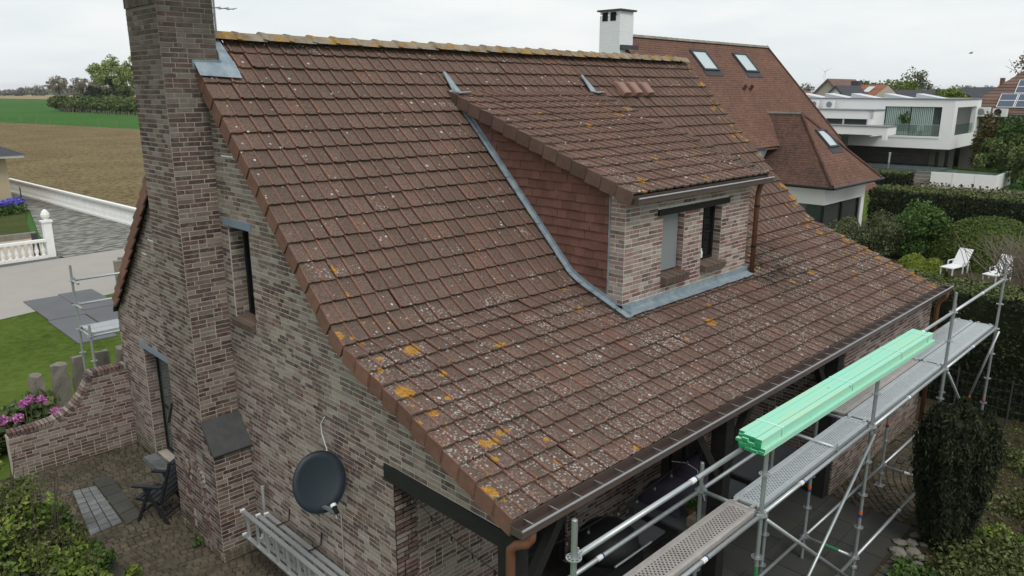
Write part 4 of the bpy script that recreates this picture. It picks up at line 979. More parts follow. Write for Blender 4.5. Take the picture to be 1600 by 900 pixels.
# ================================================================== GROUND
sheet('ground', [(-3000, -600), (5000, -600), (5000, 5000), (-3000, 5000)], -.06, 'far_green')
sheet('lawn', [(-40, 15.0), (60, 15.0), (60, 44), (10, 30.5), (-40, 18)], -.020, 'lawn')
sheet('ploughed_field', [(13.4, 36.3), (13.0, 42), (12.3, 60), (11, 78), (-60, 82), (-60, 215), (39.6, 194.2), (50, 144), (62, 100), (95, 42), (60, 38)], -.035, 'plough')
sheet('crop_field', [(39.6, 194.2), (-60, 215), (-120, 760), (150, 724), (167, 641), (240, 560), (300, 120), (95, 42), (62, 100), (50, 144)], -.045, 'crop')
sheet('tan_field', [(-120, 760), (150, 724), (167, 641), (400, 640), (420, 1100), (-120, 1300)], -.03, 'tan_field')
def ln(x, p, q): return p[1]+(q[1]-p[1])*(x-p[0])/(q[0]-p[0])
nr_ = lambda x: ln(x, (4.83, 27.83), (8.75, 28.96)); fr_ = lambda x: ln(x, (6.21, 34.43), (10.86, 34.95))
sheet('road', [(-30, nr_(-30)), (45, nr_(45)-3), (45, fr_(45)), (-30, fr_(-30))], -.012, 'road')
sheet('gravel_verge', [(-6, 33.2), (8.4, 34.68), (8.5, 35.2), (-6, 34.7)], -.006, 'asphalt')
sheet('driveway', [(8.45, 35.2), (8.6, 34.75), (13.6, 35.3), (13.35, 41.2), (12.2, 60), (11.6, 66), (10.3, 66), (10.3, 51), (11.0, 50.3), (9.2, 41)], -.008, 'drive_setts')
sheet('pebble_bed', [(-6, 34.9), (8.2, 35.3), (8.9, 40.4), (-6, 39.8)], -.004, 'pebbles')
sheet('flower_bed', [(-6, 40.6), (8.95, 41.2), (9.8, 46), (10.9, 50.3), (-6, 50)], -.004, 'rough_grass')
struct(MB().prism([(-6, 39.8, -.05), (8.9, 40.4, -.05), (9.0, 40.7, -.05), (-6, 40.1, -.05)], (0, 0, .30)).build('bed_kerb', 'granite'))
# road plates on the lawn
for i, (x0, y0, x1, y1) in enumerate(((5.50, 22.2, 6.50, 25.1), (5.55, 25.14, 6.58, 28.1), (6.55, 23.2, 7.55, 25.6), (6.62, 25.64, 7.66, 28.3))):
    mb = MB(); mb.box(x0, x1, y0, y1, -.018, .012+.004*(i % 2)); tag(mb.build('ground_plate', 'rubber_mat'), ['dark grey ground plate on the lawn nearest the rear scaffold post', 'dark grey ground plate on the lawn, road end, left column', 'dark grey ground plate on the lawn beside the house corner', 'dark grey ground plate on the lawn, road end, right column'][i], 'ground plate', 'ground plates laid across the lawn')
# patio left of the gable
pat = sheet('patio', [(1.2, 8.0), (4.44, 8.0), (4.44, 15.0), (1.2, 15.0)], -.006, 'soil')
def inpoly(p, q):
    c = False; n = len(q)
    for i in range(n):
        a, b = q[i], q[i-1]
        if (a[1] > p[1]) != (b[1] > p[1]) and p[0] < (b[0]-a[0])*(p[1]-a[1])/(b[1]-a[1])+a[0]: c = not c
    return c
ct = [(-.5, -.5, 0), (.5, -.5, 0), (.5, .5, 0), (-.5, .5, 0), (-.42, -.42, 1), (.42, -.42, 1), (.42, .42, 1), (-.42, .42, 1)]
def cobbles(par, test, x0, x1, y0, y1, mat, s=.105):
    Ms = []; ux = x0
    r = 0; cx, cy = (x0+x1)/2, y0-1.5
    rad = .3                       # laid in arcs
    while rad < math.hypot(x1-x0, y1-y0)+3:
        n = max(6, int(2*math.pi*rad/s)); off = rng.random()
        for i in range(n):
            a = 2*math.pi*(i+off)/n; x, y = cx+rad*math.cos(a), cy+rad*math.sin(a)
            if x0 < x < x1 and y0 < y < y1 and test(x, y):
                a2 = a+rng.normal(0, .12); w_ = s*.93*rng.uniform(.85, 1.08); h_ = s*.92*rng.uniform(.9, 1.05)
                Ms.append(frame((x, y, -.006), vec(math.cos(a2), math.sin(a2), 0)*h_, vec(-math.sin(a2), math.cos(a2), 0)*w_, (rng.normal(0, .006), rng.normal(0, .006), .014+rng.normal(0, .004))))
        rad += s; r += 1
    stamp('cobbles', ct, brick_tf, None, mat, Ms, par, kind='stuff')
SL1 = [(2.72, 11.95), (3.22, 12.02), (3.30, 13.56), (2.95, 13.66)]; SL2 = [(3.24, 11.9), (3.52, 12.0), (3.60, 13.76), (3.31, 13.80)]
cobbles(pat, lambda x, y: not inpoly((x, y), SL1) and not inpoly((x, y), SL2) and not (x > 3.86 and 9.8 < y < 11.4) and not (x < 2.62+.12*(y-11) and y < 12.6), 1.4, 4.44, 8.2, 14.8, 'cobble')
def quad_grid(par, q, nu, nv, mat, gap=.012, name='slab', hgt=.012):
    q = [vec(*p) for p in q]
    for i in range(nu):
        for j in range(nv):
            def pt(a, b): return (q[0]*(1-a)+q[1]*a)*(1-b)+(q[3]*(1-a)+q[2]*a)*b
            c = [pt(a, b) for a, b in ((i/nu, j/nv), ((i+1)/nu, j/nv), ((i+1)/nu, (j+1)/nv), (i/nu, (j+1)/nv))]; m_ = sum(c)/4
            c = [p+(m_-p)*gap/np.linalg.norm(m_-p) for p in c]; dz = rng.normal(0, .003)
            mb = MB(); mb.hexa([(*p, -.005) for p in c]+[(*p, hgt+dz) for p in c]); mb.build(name, mat, par)
quad_grid(pat, SL1, 3, 9, 'slab_grey'); quad_grid(pat, SL2, 1, 5, 'slab_dark')
quad_grid(pat, [(2.0, 8.3), (2.62, 8.3), (2.82, 11.8), (2.3, 11.6)], 1, 7, 'slab_dark')
# terrace in front: slate slabs, then cobbles and planted border
ter = sheet('terrace', [(4.44, 3.0), (17.2, 2.7), (17.2, 6.5), (4.44, 6.5)], -.010, 'soil')
quad_grid(ter, [(4.70, 3.05), (12.05, 3.05), (12.05, 6.28), (4.70, 6.28)], 12, 5, 'slab_slate', .006)
quad_grid(ter, [(9.6, 2.75), (11.3, 2.75), (11.3, 3.0), (9.6, 3.0)], 4, 1, 'slab_dark', .02)
cobbles(ter, lambda x, y: y > 3.22-.03*(x-12), 12.12, 16.9, 3.0, 4.36, 'cobble', .115)
struct(MB().box(12.1, 17.0, 2.98, 3.08, -.02, .03).build('border_kerb', 'slab_dark'))
sheet('garden_border', [(4.0, -12), (60, -12), (60, 3.0), (4.0, 3.02)], -.015, 'soil')
sheet('back_garden', [(17.1, 3.0), (60, 3.0), (60, 15.0), (17.1, 15.0)], -.018, 'soil')
# stones along the border
for i in range(11):
    x, y, r = [(11.42, 3.02, .10), (11.15, 2.96, .12), (11.55, 2.90, .09), (11.32, 2.80, .11), (11.80, 2.92, .08), (10.95, 2.82, .08), (11.62, 2.74, .07), (11.0, 2.62, .1), (10.8, 2.7, .06), (12.0, 2.8, .06), (11.25, 2.66, .07)][i]
    mb = MB(); rs = []
    for th in np.linspace(0, math.pi, 6):
        rs.append((r*math.sin(th)+.001, -r*.5*math.cos(th)))
    mb.lathe(rs, (0, 0, 0), 8); mb.v = [(x+p[0]*(1+rng.normal(0, .15)), y+p[1]*(1+rng.normal(0, .15)), .2*r+p[2]*(1+rng.normal(0, .1))) for p in mb.v]
    o = mb.build('border_stone', 'granite'); tag(o, ['largest pale', 'broad', 'small round', 'flat', 'small grey', 'low', 'tiny', 'square', 'tiny flat', 'dark', 'thin'][i]+' stone edging the border at the foot of the dark conifer', 'stone', 'stones edging the planted border')

# ================================================================== GARDEN, RIGHT SIDE
cy = thing('yew_column', 'dark columnar yew standing right of the scaffold', 'conifer', (11.85, 2.56, 0)); bc = vec(11.85, 2.56, 0)
P = []; N = []; YZ, YR = [0, .2, .55, 1.2, 1.7, 2.0, 2.16, 2.30], [.20, .27, .35, .45, .49, .42, .30, .03]
for i in range(42000):
    z = rng.uniform(.02, 2.28); a = rng.uniform(0, 6.283); r_ = float(np.interp(z-.10*math.sin(a*3+1)*(z > 1.9)-.07*math.sin(a*7)*(z > 1.7), YZ, YR))
    lump = .10*math.sin(a*6+1.3*math.sin(z*1.7))+.07*math.sin(a*13+z*3)
    r2 = r_*(1+lump+rng.normal(0, .07)+(.12 if rng.random() < .05 else 0)); P.append(bc+vec(r2*math.cos(a), r2*math.sin(a), z)); N.append((math.cos(a), math.sin(a), .4))
leaves('foliage', P, .026, 'leaf_cypress', cy, np.array(N), .25, 3.4, up=(0, 0, 1))
MB().lathe([(.05, 0)]+[(r*.84, z*.97) for r, z in zip(YR, YZ)][1:-1]+[(0, 2.16)], tuple(bc), 16).build('core', 'leaf_cypress', cy)
MB().tube([bc, bc+vec(0, 0, .6)], .07, 7).build('trunk', 'bark', cy)
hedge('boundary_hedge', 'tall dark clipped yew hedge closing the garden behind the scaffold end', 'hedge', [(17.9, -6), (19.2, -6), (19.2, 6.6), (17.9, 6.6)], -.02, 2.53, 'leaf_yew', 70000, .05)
mb = MB()
fen = thing('wire_fence', 'low green wire fence at the foot of the dark boundary hedge', 'fence', (17.5, 3, 0))
for i in range(10): MB().tube([(17.55, -3+i*1.0, 0), (17.55, -3+i*1.0, .95)], .016, 6).build('post', 'grey_roof', fen)
for z in (.1, .3, .5, .7, .9): mb.tube([(17.55, -3, z), (17.55, 6, z)], .003, 4)
for i in range(90): mb.tube([(17.55, -3+.1*i, .05), (17.55, -3+.1*i, .92)], .002, 4)
mb.build('mesh', 'grey_roof', fen)
# low planting in the border: each clump a plant of its own
cl = [('lime_shrub', 'bright lime-green low shrub at the right edge beyond the yew', 15.6, .95, .75, .75, 'leaf_box', 2600, .055), ('lime_shrub', 'second lime-green shrub nearer the camera at the right edge', 14.4, .95, .55, .5, 'leaf_box', 1500, .055),
      ('juniper_mat', 'spreading olive-green groundcover juniper at the bottom right corner', 10.9, 1.35, 1.3, .42, 'leaf_dull', 6000, .05), ('juniper_mat', 'olive juniper mat in front of the column yew', 11.6, 1.75, .8, .3, 'leaf_dull', 3000, .05),
      ('ivy_clump', 'fresh green ivy clump beside the stones at the yew foot', 10.55, 2.45, .45, .2, 'leaf_green', 900, .07), ('grass_tuft', 'bright grass tuft right of the yew foot', 12.45, 1.95, .4, .3, 'leaf_fresh', 900, .05),
      ('heather', 'small dark heather between kerb and yew', 12.6, 2.75, .45, .25, 'leaf_clip', 900, .045), ('heather', 'second dark heather further along the kerb', 13.5, 2.7, .5, .25, 'leaf_clip', 900, .045),
      ('groundcover', 'dull green groundcover under the far scaffold bay', 15.8, 2.2, .9, .22, 'leaf_dull', 1600, .05), ('groundcover', 'leggy green groundcover behind the yew', 13.6, 1.5, .8, .25, 'leaf_dull', 1300, .05), ('groundcover', 'patchy groundcover by the wire fence', 16.8, 1.6, .7, .35, 'leaf_green', 900, .06)]
for n_, lb, x, y, r, h, mt, nn, sz in cl: shrub(n_, lb, (x, y, -.015), r, h, mt, nn, sz, None, 14, 'plant', .45, 3)
leaves('leaf_litter', np.c_[rng.uniform(10, 18, 7000), rng.uniform(-2, 3.0, 7000), rng.uniform(-.012, .02, 7000)], .035, 'leaf_russet', None, np.tile([0, 0, 1.], (7000, 1)), .6, kind='stuff')
leaves('weeds', np.c_[rng.uniform(9.6, 18, 9000), rng.uniform(-2, 2.9, 9000), rng.uniform(-.01, .07, 9000)], .04, 'leaf_dull', None, kind='stuff')

# neighbours' garden beyond the boundary hedge
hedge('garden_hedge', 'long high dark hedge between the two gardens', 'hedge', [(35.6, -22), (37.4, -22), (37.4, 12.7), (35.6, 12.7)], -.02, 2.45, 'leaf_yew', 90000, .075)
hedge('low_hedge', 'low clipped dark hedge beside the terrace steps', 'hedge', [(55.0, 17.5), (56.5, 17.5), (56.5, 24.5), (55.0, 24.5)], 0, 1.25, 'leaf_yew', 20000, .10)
sh_ = [('rounded_shrub', 'rounded grey-green shrub right of the white wing corner', 32.9, 10.85, 1.15, 1.75, 'leaf_grey', 13000, .055, 30), ('green_shrub', 'taller fresh green shrub in front of the high hedge', 33.6, 9.85, 1.15, 2.35, 'leaf_green', 11000, .08, 30),
       ('olive_shrub', 'grey-green shrub under the white wing window', 32.2, 12.3, .9, 1.5, 'leaf_grey', 7000, .06, 22), ('pale_shrub', 'pale yellowish shrub low behind the roof verge', 30.9, 12.9, .6, 1.3, 'leaf_dull', 2500, .085, 12)]
for n_, lb, x, y, r, h, mt, nn, sz, k in sh_: shrub(n_, lb, (x, y, -.02), r, h, mt, nn, sz, None, k)
def mound(name, label, c, r, mat, n, size, cat='shrub', group=None):
    t = thing(name, label, cat, c, group); b = vec(*c); d = rng.normal(size=(n, 3)); d[:, 2] = abs(d[:, 2]); d /= np.linalg.norm(d, axis=1)[:, None]
    leaves('foliage', b+d*np.asarray(r)*(1+rng.normal(0, .02, n))[:, None], size, mat, t, d, .45)
    MB().lathe([(r[0]*.93*math.cos(a), r[2]*.93*math.sin(a)) for a in np.linspace(0, math.pi/2-.02, 7)]+[(0, r[2]*.93)], c, 18).build('core', mat, t)
mound('clipped_dome', 'big clipped green dome of hedge behind the white loungers', (33.9, 7.3, -.02), (1.5, 2.3, 1.95), 'leaf_clip', 20000, .05); mound('clipped_dome', 'second clipped green dome at the right edge behind the loungers', (34.2, 3.6, -.02), (1.3, 2.6, 2.0), 'leaf_clip', 12000, .07)
mound('box_ball', 'larger yellow-green box ball behind the roof corner', (30.3, 8.95, -.02), (.62, .62, .8), 'leaf_box', 3500, .05); mound('box_ball', 'smaller yellow-green box ball left of the lounger', (30.6, 8.35, -.02), (.50, .50, .68), 'leaf_box', 3000, .05)
def lounger(label, x, y, z, rz):
    t = thing('sun_lounger', label, 'lounger', (x, y, z)); c, s = math.cos(rz), math.sin(rz)
    def W(a, b, h): a, b, h = a*.70, b*.72, h*.72; return (x+c*a-s*b, y+s*a+c*b, z+h)
    def bx(name, a0, a1, b0, b1, h0, h1, h2=None, h3=None):
        h2 = h0 if h2 is None else h2; h3 = h1 if h3 is None else h3
        MB().hexa([W(a0, b0, h0), W(a1, b0, h2), W(a1, b1, h2), W(a0, b1, h0), W(a0, b0, h1), W(a1, b0, h3), W(a1, b1, h3), W(a0, b1, h1)]).build(name, 'white_plastic', t)
    bx('seat', -.05, 1.25, -.32, .32, .34, .38); bx('backrest', -.62, -.06, -.34, .34, 1.10, 1.14, .35, .39)
    for b in (-.40, .35):
        bx('armrest', -.25, .35, b, b+.05, .55, .58); bx('leg', -.2, -.15, b, b+.05, 0, .55); bx('leg', .3, .35, b, b+.05, 0, .55); bx('leg', 1.15, 1.2, b*.75, b*.75+.05, 0, .34)
lounger('white plastic sun lounger with raised back beside the yellow-green balls', 30.7, 7.55, .28, 2.95); lounger('white plastic sun lounger behind the bare twiggy shrub', 30.5, 6.15, .28, 2.95)
tw = thing('bare_shrub', 'bare twiggy shrub with grey branches in front of the right lounger', 'shrub', (28.6, 5.2, 0)); mb = MB()
for i in range(170):
    b = vec(28.6+rng.normal(0, .25), 5.0+rng.normal(0, .55), .9); a = rng.uniform(0, 6.28); e = b+vec(.5*math.cos(a), 1.15*math.sin(a), rng.uniform(.6, 1.35)); mid = (b+e)/2+rng.normal(0, .15, 3); mb.tube([b-vec(0, 0, .9*(i % 4 == 0)), mid, e, e+rng.normal(0, .14, 3)+vec(0, 0, .05)], [.012, .009, .006, .003], 4)
mb.build('branches', 'twig', tw)

# ================================================================== GARDEN, LEFT SIDE
cw = thing('curved_wall', 'brick garden wall with swept-down curved top left of the gable', 'wall', (3.4, 14.85, 0)); YW = 14.85
topc = [(2.36, .84), (2.6, .84), (2.85, .85), (3.07, .875), (3.28, .94), (3.45, 1.06), (3.60, 1.22), (3.72, 1.42), (3.79, 1.60), (4.44, 1.60)]
def ztw(x): return float(np.interp(x, [p[0] for p in topc], [p[1] for p in topc]))
mb = MB(); xs = np.linspace(2.36, 4.44, 40)
for a, b in zip(xs[:-1], xs[1:]): mb.hexa([(a, YW, 0), (b, YW, 0), (b, YW+.2, 0), (a, YW+.2, 0), (a, YW, ztw(a)-.05), (b, YW, ztw(b)-.05), (b, YW+.2, ztw(b)-.05), (a, YW+.2, ztw(a)-.05)])
core = mb.build('wall_core', 'mortar', cw)
def spans_w(z):
    if z < .78: return [(2.36, 4.44)]
    x = next((x for x in np.linspace(2.36, 4.44, 200) if ztw(x)-.06 > z), None); return [(float(x), 4.44)] if x is not None else []
make_bricks(lay((0, YW, 0), (1, 0, 0), (0, -1, 0), spans_w, .012, 1.56, 41), core, 'brick_porch', 60)
cap = np.array([(x, ztw(x)) for x in np.linspace(2.37, 4.43, 400)]); dl = np.r_[0, np.cumsum(np.hypot(*np.diff(cap, axis=0).T))]; nb = int(dl[-1]/.064)
for i in range(nb):
    s_ = (i+.5)*dl[-1]/nb; x = float(np.interp(s_, dl, cap[:, 0])); z = float(np.interp(s_, dl, cap[:, 1])); x2 = float(np.interp(s_+.01, dl, cap[:, 0])); z2 = float(np.interp(s_+.01, dl, cap[:, 1])); t_ = unit(vec(x2-x, 0, z2-z)); n_ = vec(-t_[2], 0, t_[0])
    mb = MB(); mb.obox(vec(x, YW+.10, z-.012), t_*.026, (0, .118, 0), n_*.045); mb.build('coping_brick', 'brick_porch', cw)
for i, (x, y, w_, h, a) in enumerate(((3.40, 17.25, .26, 1.02, .1), (3.78, 17.0, .30, 1.22, -.05), (4.22, 17.3, .24, 1.20, .15), (4.62, 17.05, .30, 1.30, 0), (5.1, 17.2, .28, 1.25, .1))):
    mb = MB(); c, s = math.cos(a), math.sin(a); n = 6; vs = []
    for k in range(n+1):
        z = h*k/n; sc_ = 1-.12*k/n
        for j, (p, q) in enumerate(((-1, -1), (0, -1.05), (1, -1), (1.04, 0), (1, 1), (0, 1.05), (-1, 1), (-1.04, 0))):
            dx, dy = p*w_/2*sc_+rng.normal(0, .012), q*w_*.36*sc_+rng.normal(0, .012); vs.append((x+c*dx-s*dy, y+s*dx+c*dy, z+(rng.normal(0, .02) if k == n else 0)))
    fs = [(k*8+j, k*8+(j+1) % 8, (k+1)*8+(j+1) % 8, (k+1)*8+j) for k in range(n) for j in range(8)]+[tuple(n*8+j for j in range(8))]
    mb.add(vs, fs); tag(mb.build('stone_post', 'granite'), ['leftmost rough granite post behind the pink flowers', 'broad rough granite post, second from the left behind the flowers', 'granite post just left of the short scaffold tube', 'tallest granite post under the rear scaffold deck', 'granite post half hidden by the house corner'][i], 'stone post', 'granite posts along the lawn')
bg = thing('bergenia', 'large leafy clump with pink flower heads behind the curved wall', 'plant', (2.7, 16.4, 0))
P = np.concatenate([clumps((x, y, .30), (.75, .6, .36), 8, 650, .5) for x, y in ((1.4, 16.6), (2.1, 16.2), (2.7, 16.5), (3.3, 16.1), (3.75, 15.7), (2.3, 17.0), (3.2, 16.9), (1.0, 16.0))]); leaves('foliage', P, .14, 'leaf_bergenia', bg, np.tile([0, 0, 1.], (len(P), 1)), .3, 1.2)
for (x, y, z) in ((2.95, 16.25, .80), (3.05, 16.35, .82), (3.25, 16.3, .78), (2.35, 16.1, .66), (2.5, 16.0, .66), (2.75, 16.05, .62), (3.35, 15.75, .66), (3.75, 15.6, .66), (2.0, 16.3, .72), (1.85, 16.15, .7)):
    MB().tube([(x, y, .2), (x, y, z)], .012, 5).build('flower_stem', 'leaf_bergenia', bg); leaves('flower_head', ball((x, y, z+.04), (.11, .11, .085), 90, .8), .045, 'petal_pink', bg)
bu = thing('hydrangea_bush', 'big loose bush with lime new leaves filling the bottom left corner', 'shrub', (1.6, 10.6, 0))
mb = MB()
for i in range(150):
    a = rng.uniform(0, 6.28); rr = rng.uniform(.1, .95); b = vec(1.45+.35*math.cos(a), 11.0+.8*math.sin(a), 0); e = vec(1.45+.95*rr*math.cos(a), 11.0+2.0*rr*math.sin(a), rng.uniform(.8, 1.75)); mb.tube([b, (b+e)/2+rng.normal(0, .07, 3), e], [.012, .009, .005], 5)
mb.build('stems', 'bark', bu)
BB = (((1.35, 10.2, .95), (.85, .85, .70)), ((1.60, 11.2, 1.0), (.75, .75, .75)), ((1.45, 12.3, .95), (.70, .8, .75)), ((1.95, 9.8, .62), (.50, .5, .5)), ((2.1, 10.8, .55), (.45, .6, .45)))
P1 = np.concatenate([clumps(c, r, 34, 1500, .20) for c, r in BB]); leaves('foliage', P1, .052, 'leaf_fresh', bu, np.tile([0, 0, 1.], (len(P1), 1)), .35, 1.5)
P2 = np.concatenate([clumps(c, r, 26, 2000, .27) for c, r in BB]); leaves('old_foliage', P2, .042, 'leaf_dull', bu)
shrub('dark_shrub', 'small dark green shrub at the patio edge beside the lime bush', (2.35, 12.35, 0), .38, .62, 'leaf_green', 1100, .065); shrub('dark_shrub', 'low dark green tuft at the patio edge nearest the camera', (2.42, 10.9, 0), .35, .5, 'leaf_green', 1000, .06)
shrub('weed', 'tiny lime weed growing on the cobbles', (2.86, 10.45, 0), .16, .22, 'leaf_fresh', 60, .07, None, 5, 'plant'); shrub('weed', 'tuft of green weeds at the chimney foot', (3.82, 10.5, 0), .10, .14, 'leaf_green', 70, .05, None, 4, 'plant')

# ================================================================== ACROSS THE ROAD
def baluster_mesh(h):
    return MB().lathe([(.075, 0), (.075, .05), (.04, .08), (.085, h*.32), (.08, h*.42), (.035, h*.86), (.06, h*.92), (.07, h)], (0, 0, 0), 8).mesh('baluster', 'white_paint', True)
def balustrade(label, a, b, h, step):
    t = thing('balustrade', label, 'balustrade', (*a, 0)); a, b = vec(*a), vec(*b); L = np.linalg.norm(b-a); d = (b-a)/L; n_ = vec(-d[1], d[0]); me = baluster_mesh(h-.20)
    for z0, z1, w_ in ((0, .10, .10), (h-.10, h, .11)):
        q = [a-n_*w_, b-n_*w_, b+n_*w_, a+n_*w_]; MB().hexa([(*p, z0) for p in q]+[(*p, z1) for p in q]).build('rail', 'white_paint', t)
    for i in range(int(L/step)): p = a+d*(step*(i+.5)); o = link('baluster', me, t); o.location = Vector((p[0], p[1], .10))
balustrade('low white concrete balustrade in front of the bungalow garden', (8.05, 35.12), (1.0, 34.75), .78, .24); balustrade('long white balustrade between the driveway and the ploughed field', (12.2, 60.0), (13.45, 38.0), .95, .23)
pl_ = thing('gate_pillar', 'white gate pillar topped with a pine cone finial', 'pillar', (8.2, 35.25, 0))
MB().box(8.07, 8.37, 35.1, 35.4, 0, 1.45).box(8.02, 8.42, 35.05, 35.45, 1.452, 1.52).build('shaft', 'white_paint', pl_)
mb = MB(); mb.lathe([(.10, 0), (.08, .05), (.16, .14), (.17, .24), (.12, .36), (.05, .44), (0, .46)], (8.22, 35.25, 1.522), 12); mb.build('finial', 'white_paint', pl_)
MB().box(7.75, 7.95, 35.7, 35.9, -.05, .95).build('post_box', 'grey_roof', pl_)
bw = thing('bungalow', 'yellow brick bungalow corner with grey tiled roof at the left edge', 'house', (10.3, 51, 0))
MB().box(-4, 10.35, 50.9, 62, 0, 3.0).build('wall', 'yellow_brickwork', bw); MB().box(-4.02, 10.37, 50.88, 50.9, 0, .35).build('plinth', 'grey_roof', bw)
mb = MB(); mb.hexa([(-4.8, 50.1, 3.0), (11.1, 50.1, 3.0), (11.1, 62.8, 3.0), (-4.8, 62.8, 3.0), (-4.8, 50.1, 3.14), (11.1, 50.1, 3.14), (11.1, 62.8, 3.14), (-4.8, 62.8, 3.14)]); mb.build('soffit', 'white_paint', bw)
mb = MB(); mb.add([(-4.9, 50.0, 3.14), (11.2, 50.0, 3.14), (11.2, 62.9, 3.14), (-4.9, 62.9, 3.14), (1, 56.4, 6.2), (5, 56.4, 6.2)], [(0, 1, 5, 4), (1, 2, 5), (2, 3, 4, 5), (3, 0, 4)]); mb.build('roof', 'grey_roof', bw)
wv = MB().box(7.9, 9.6, 50.84, 50.895, .36, 2.45).build('window', 'white_paint', bw); MB().box(8.0, 9.1, 50.82, 50.838, .5, 2.35).build('shutter', 'pale_glass', wv)
ag = thing('agapanthus_bed', 'mass of blue-violet flowers with green leaves before the bungalow', 'flowers', (9.6, 49.0, 0))
P = np.concatenate([ball((x, y, .25), (.5, .5, .35), 260, .8) for x, y in ((7.2, 48.2), (7.9, 48.7), (8.6, 48.6), (9.2, 49.2), (9.9, 49.2), (10.3, 49.7), (6.5, 48))]); leaves('foliage', P, .11, 'leaf_green', ag)
P = np.concatenate([ball((x, y, .62), (.5, .5, .22), 330, .8) for x, y in ((7.2, 48.4), (7.9, 48.9), (8.6, 48.9), (9.2, 49.4), (9.9, 49.5), (10.3, 49.9), (6.5, 48))]); leaves('flowers', P, .085, 'petal_blue', ag)
tag(MB().tube([(10.75, 50.6, 0), (10.75, 50.6, 1.3)], .03, 6).build('lamp_post', 'black_frame'), 'thin black garden post at the bungalow corner', 'post'); tag(MB().box(9.17, 9.42, 29.9, 30.1, -.02, .62).build('marker_post', 'granite'), 'short grey marker post standing at the road edge', 'post')
tag(MB().box(8.3, 8.62, 27.5, 27.75, -.02, 1.0).build('utility_cabinet', 'granite'), 'grey box pillar at the roadside behind the house verge', 'cabinet')
# fields' edge: fence posts and copse
for i in range(40):
    s_ = i/39; x, y = 72+2.5*s_+rng.normal(0, .1), 270-58*s_+rng.normal(0, .2)
    tag(MB().box(x, x+.11, y, y+.11, -.05, 1.15+rng.normal(0, .12)).build('fence_post', 'twig'), 'pale field fence post in the row before the copse', 'fence post', 'fence posts before the copse')
for i in range(9):
    s_ = i/8; x, y = 39+9.5*s_, 196-46*s_
    tag(MB().tube([(x, y, -.05), (x+(.5 if i in (3,) else rng.normal(0, .05)), y, 1.25)], .06, 5).build('field_stake', 'twig'), 'pale stake standing where the green crop meets the ploughed field', 'stake', 'stakes along the field edge')
for i in range(16):
    s_ = i/15; x, y = 75+9*s_, 282-74*s_; h = rng.uniform(4.2, 6.2)
    tree('copse_bush', 'dense green bush in the hedgerow of the copse', (x, y, -.05), h, [((x, y, h*.50), (3.6, 3.8, h*.5))], 'leaf_copse', 1500, .55, .15, 'bushes of the copse', 3, 12, .45)
for i, (x, y, h, r) in enumerate(((84.5, 261, 17.5, 7.0), (87.5, 246, 17.5, 5.0), (96, 242, 19, 6.0), (101, 228, 17, 5.2))):
    tree('willow_tree', ['broad yellow-green willow, leftmost of the tall copse trees', 'slimmer yellow-green tree right of the broad willow', 'tall yellow-green tree close to the chimney edge', 'yellow-green tree half hidden behind the chimney'][i], (x, y, -.05), h, [((x, y, h*.64), (r, r, h*.36))], 'leaf_willow', 6500, .42, .38, 'tall trees of the copse', 30, 60, .20)
for i, (x, y, h) in enumerate(((88, 288, 8), (93, 276, 9), (86, 270, 7))): tree('copse_tree', ['dark evergreen at the left of the copse', 'mid-green round tree inside the copse', 'low green tree before the willows'][i], (x, y, -.05), h, [((x, y, h*.6), (4.2, 4.2, h*.42))], ['leaf_yew', 'leaf_dull', 'leaf_dull'][i], 1800, .5, .2, None, 5, 16, .4)
for i, (x, y, h) in enumerate(((121, 455, 15), (130, 452, 14), (137, 448, 13), (145, 445, 12.5))): tree('bare_tree', ['broad leafless brown tree left of the copse', 'second leafless tree left of the copse', 'third leafless tree left of the copse', 'leafless tree touching the copse'][i], (x, y, -.05), h, [((x, y, h*.62), (6.5, 6.5, h*.36))], 'leaf_bud', 1700, .5, .3, 'leafless trees beyond the crop', 26, 40, .22)
P = []
for i in range(150):
    s_ = i/150; x, y = -60+620*s_, 1120-260*s_; h = 9+3.5*math.sin(i*.35)+rng.uniform(-2, 3)+(6 if 25 < i < 62 else 0)
    P.append(clumps((x, y, h*.5), (9, 9, h*.52), 8, 230, .45))
leaves('far_wood', np.concatenate(P), 1.5, 'leaf_far', None, kind='stuff')
# ================================================================== NEIGHBOUR WITH THE WHITE CHIMNEY
def saw(mb, eL, eR, tR, tL, g=.145, lift=.013, mi=0):
    """overlapping courses between an eave line and a top line"""
    eL, eR, tR, tL = map(lambda p: np.asarray(p, float), (eL, eR, tR, tL)); L = np.linalg.norm((tL+tR-eL-eR)/2); n = max(2, int(L/g)); nn = unit(np.cross(eR-eL, (tL+tR)/2-(eL+eR)/2)); nn = nn if nn[2] > 0 else -nn
    for k in range(n):
        a, b = k/n, min(1, (k+1)/n+.15/n); A, B = eL+(tL-eL)*a, eR+(tR-eR)*a; Cc, D = eR+(tR-eR)*b, eL+(tL-eL)*b
        mb.add([A+nn*lift, B+nn*lift, Cc, D, A, B], [(0, 1, 2, 3), (4, 5, 1, 0)], mi)
nh = thing('neighbour_house', 'neighbouring house with steep reddish tiled roof and white brick chimney behind the ridge', 'house', (35, 17, 0))
MB().box(28.4, 41.4, 17.3, 25.7, 0, 4.2).prism([(28.4, 17.3, 4.2), (28.4, 21.5, 8.7), (28.4, 25.7, 4.2)], (.3, 0, 0)).prism([(41.1, 17.3, 4.2), (41.1, 21.5, 8.7), (41.1, 25.7, 4.2)], (.3, 0, 0)).build('wall', 'white_render', nh)
mb = MB(); saw(mb, (28.0, 16.8, 4.17), (41.8, 16.8, 4.17), (41.8, 21.5, 9.1), (28.0, 21.5, 9.1)); saw(mb, (41.8, 26.2, 4.17), (28.0, 26.2, 4.17), (28.0, 21.5, 9.1), (41.8, 21.5, 9.1))
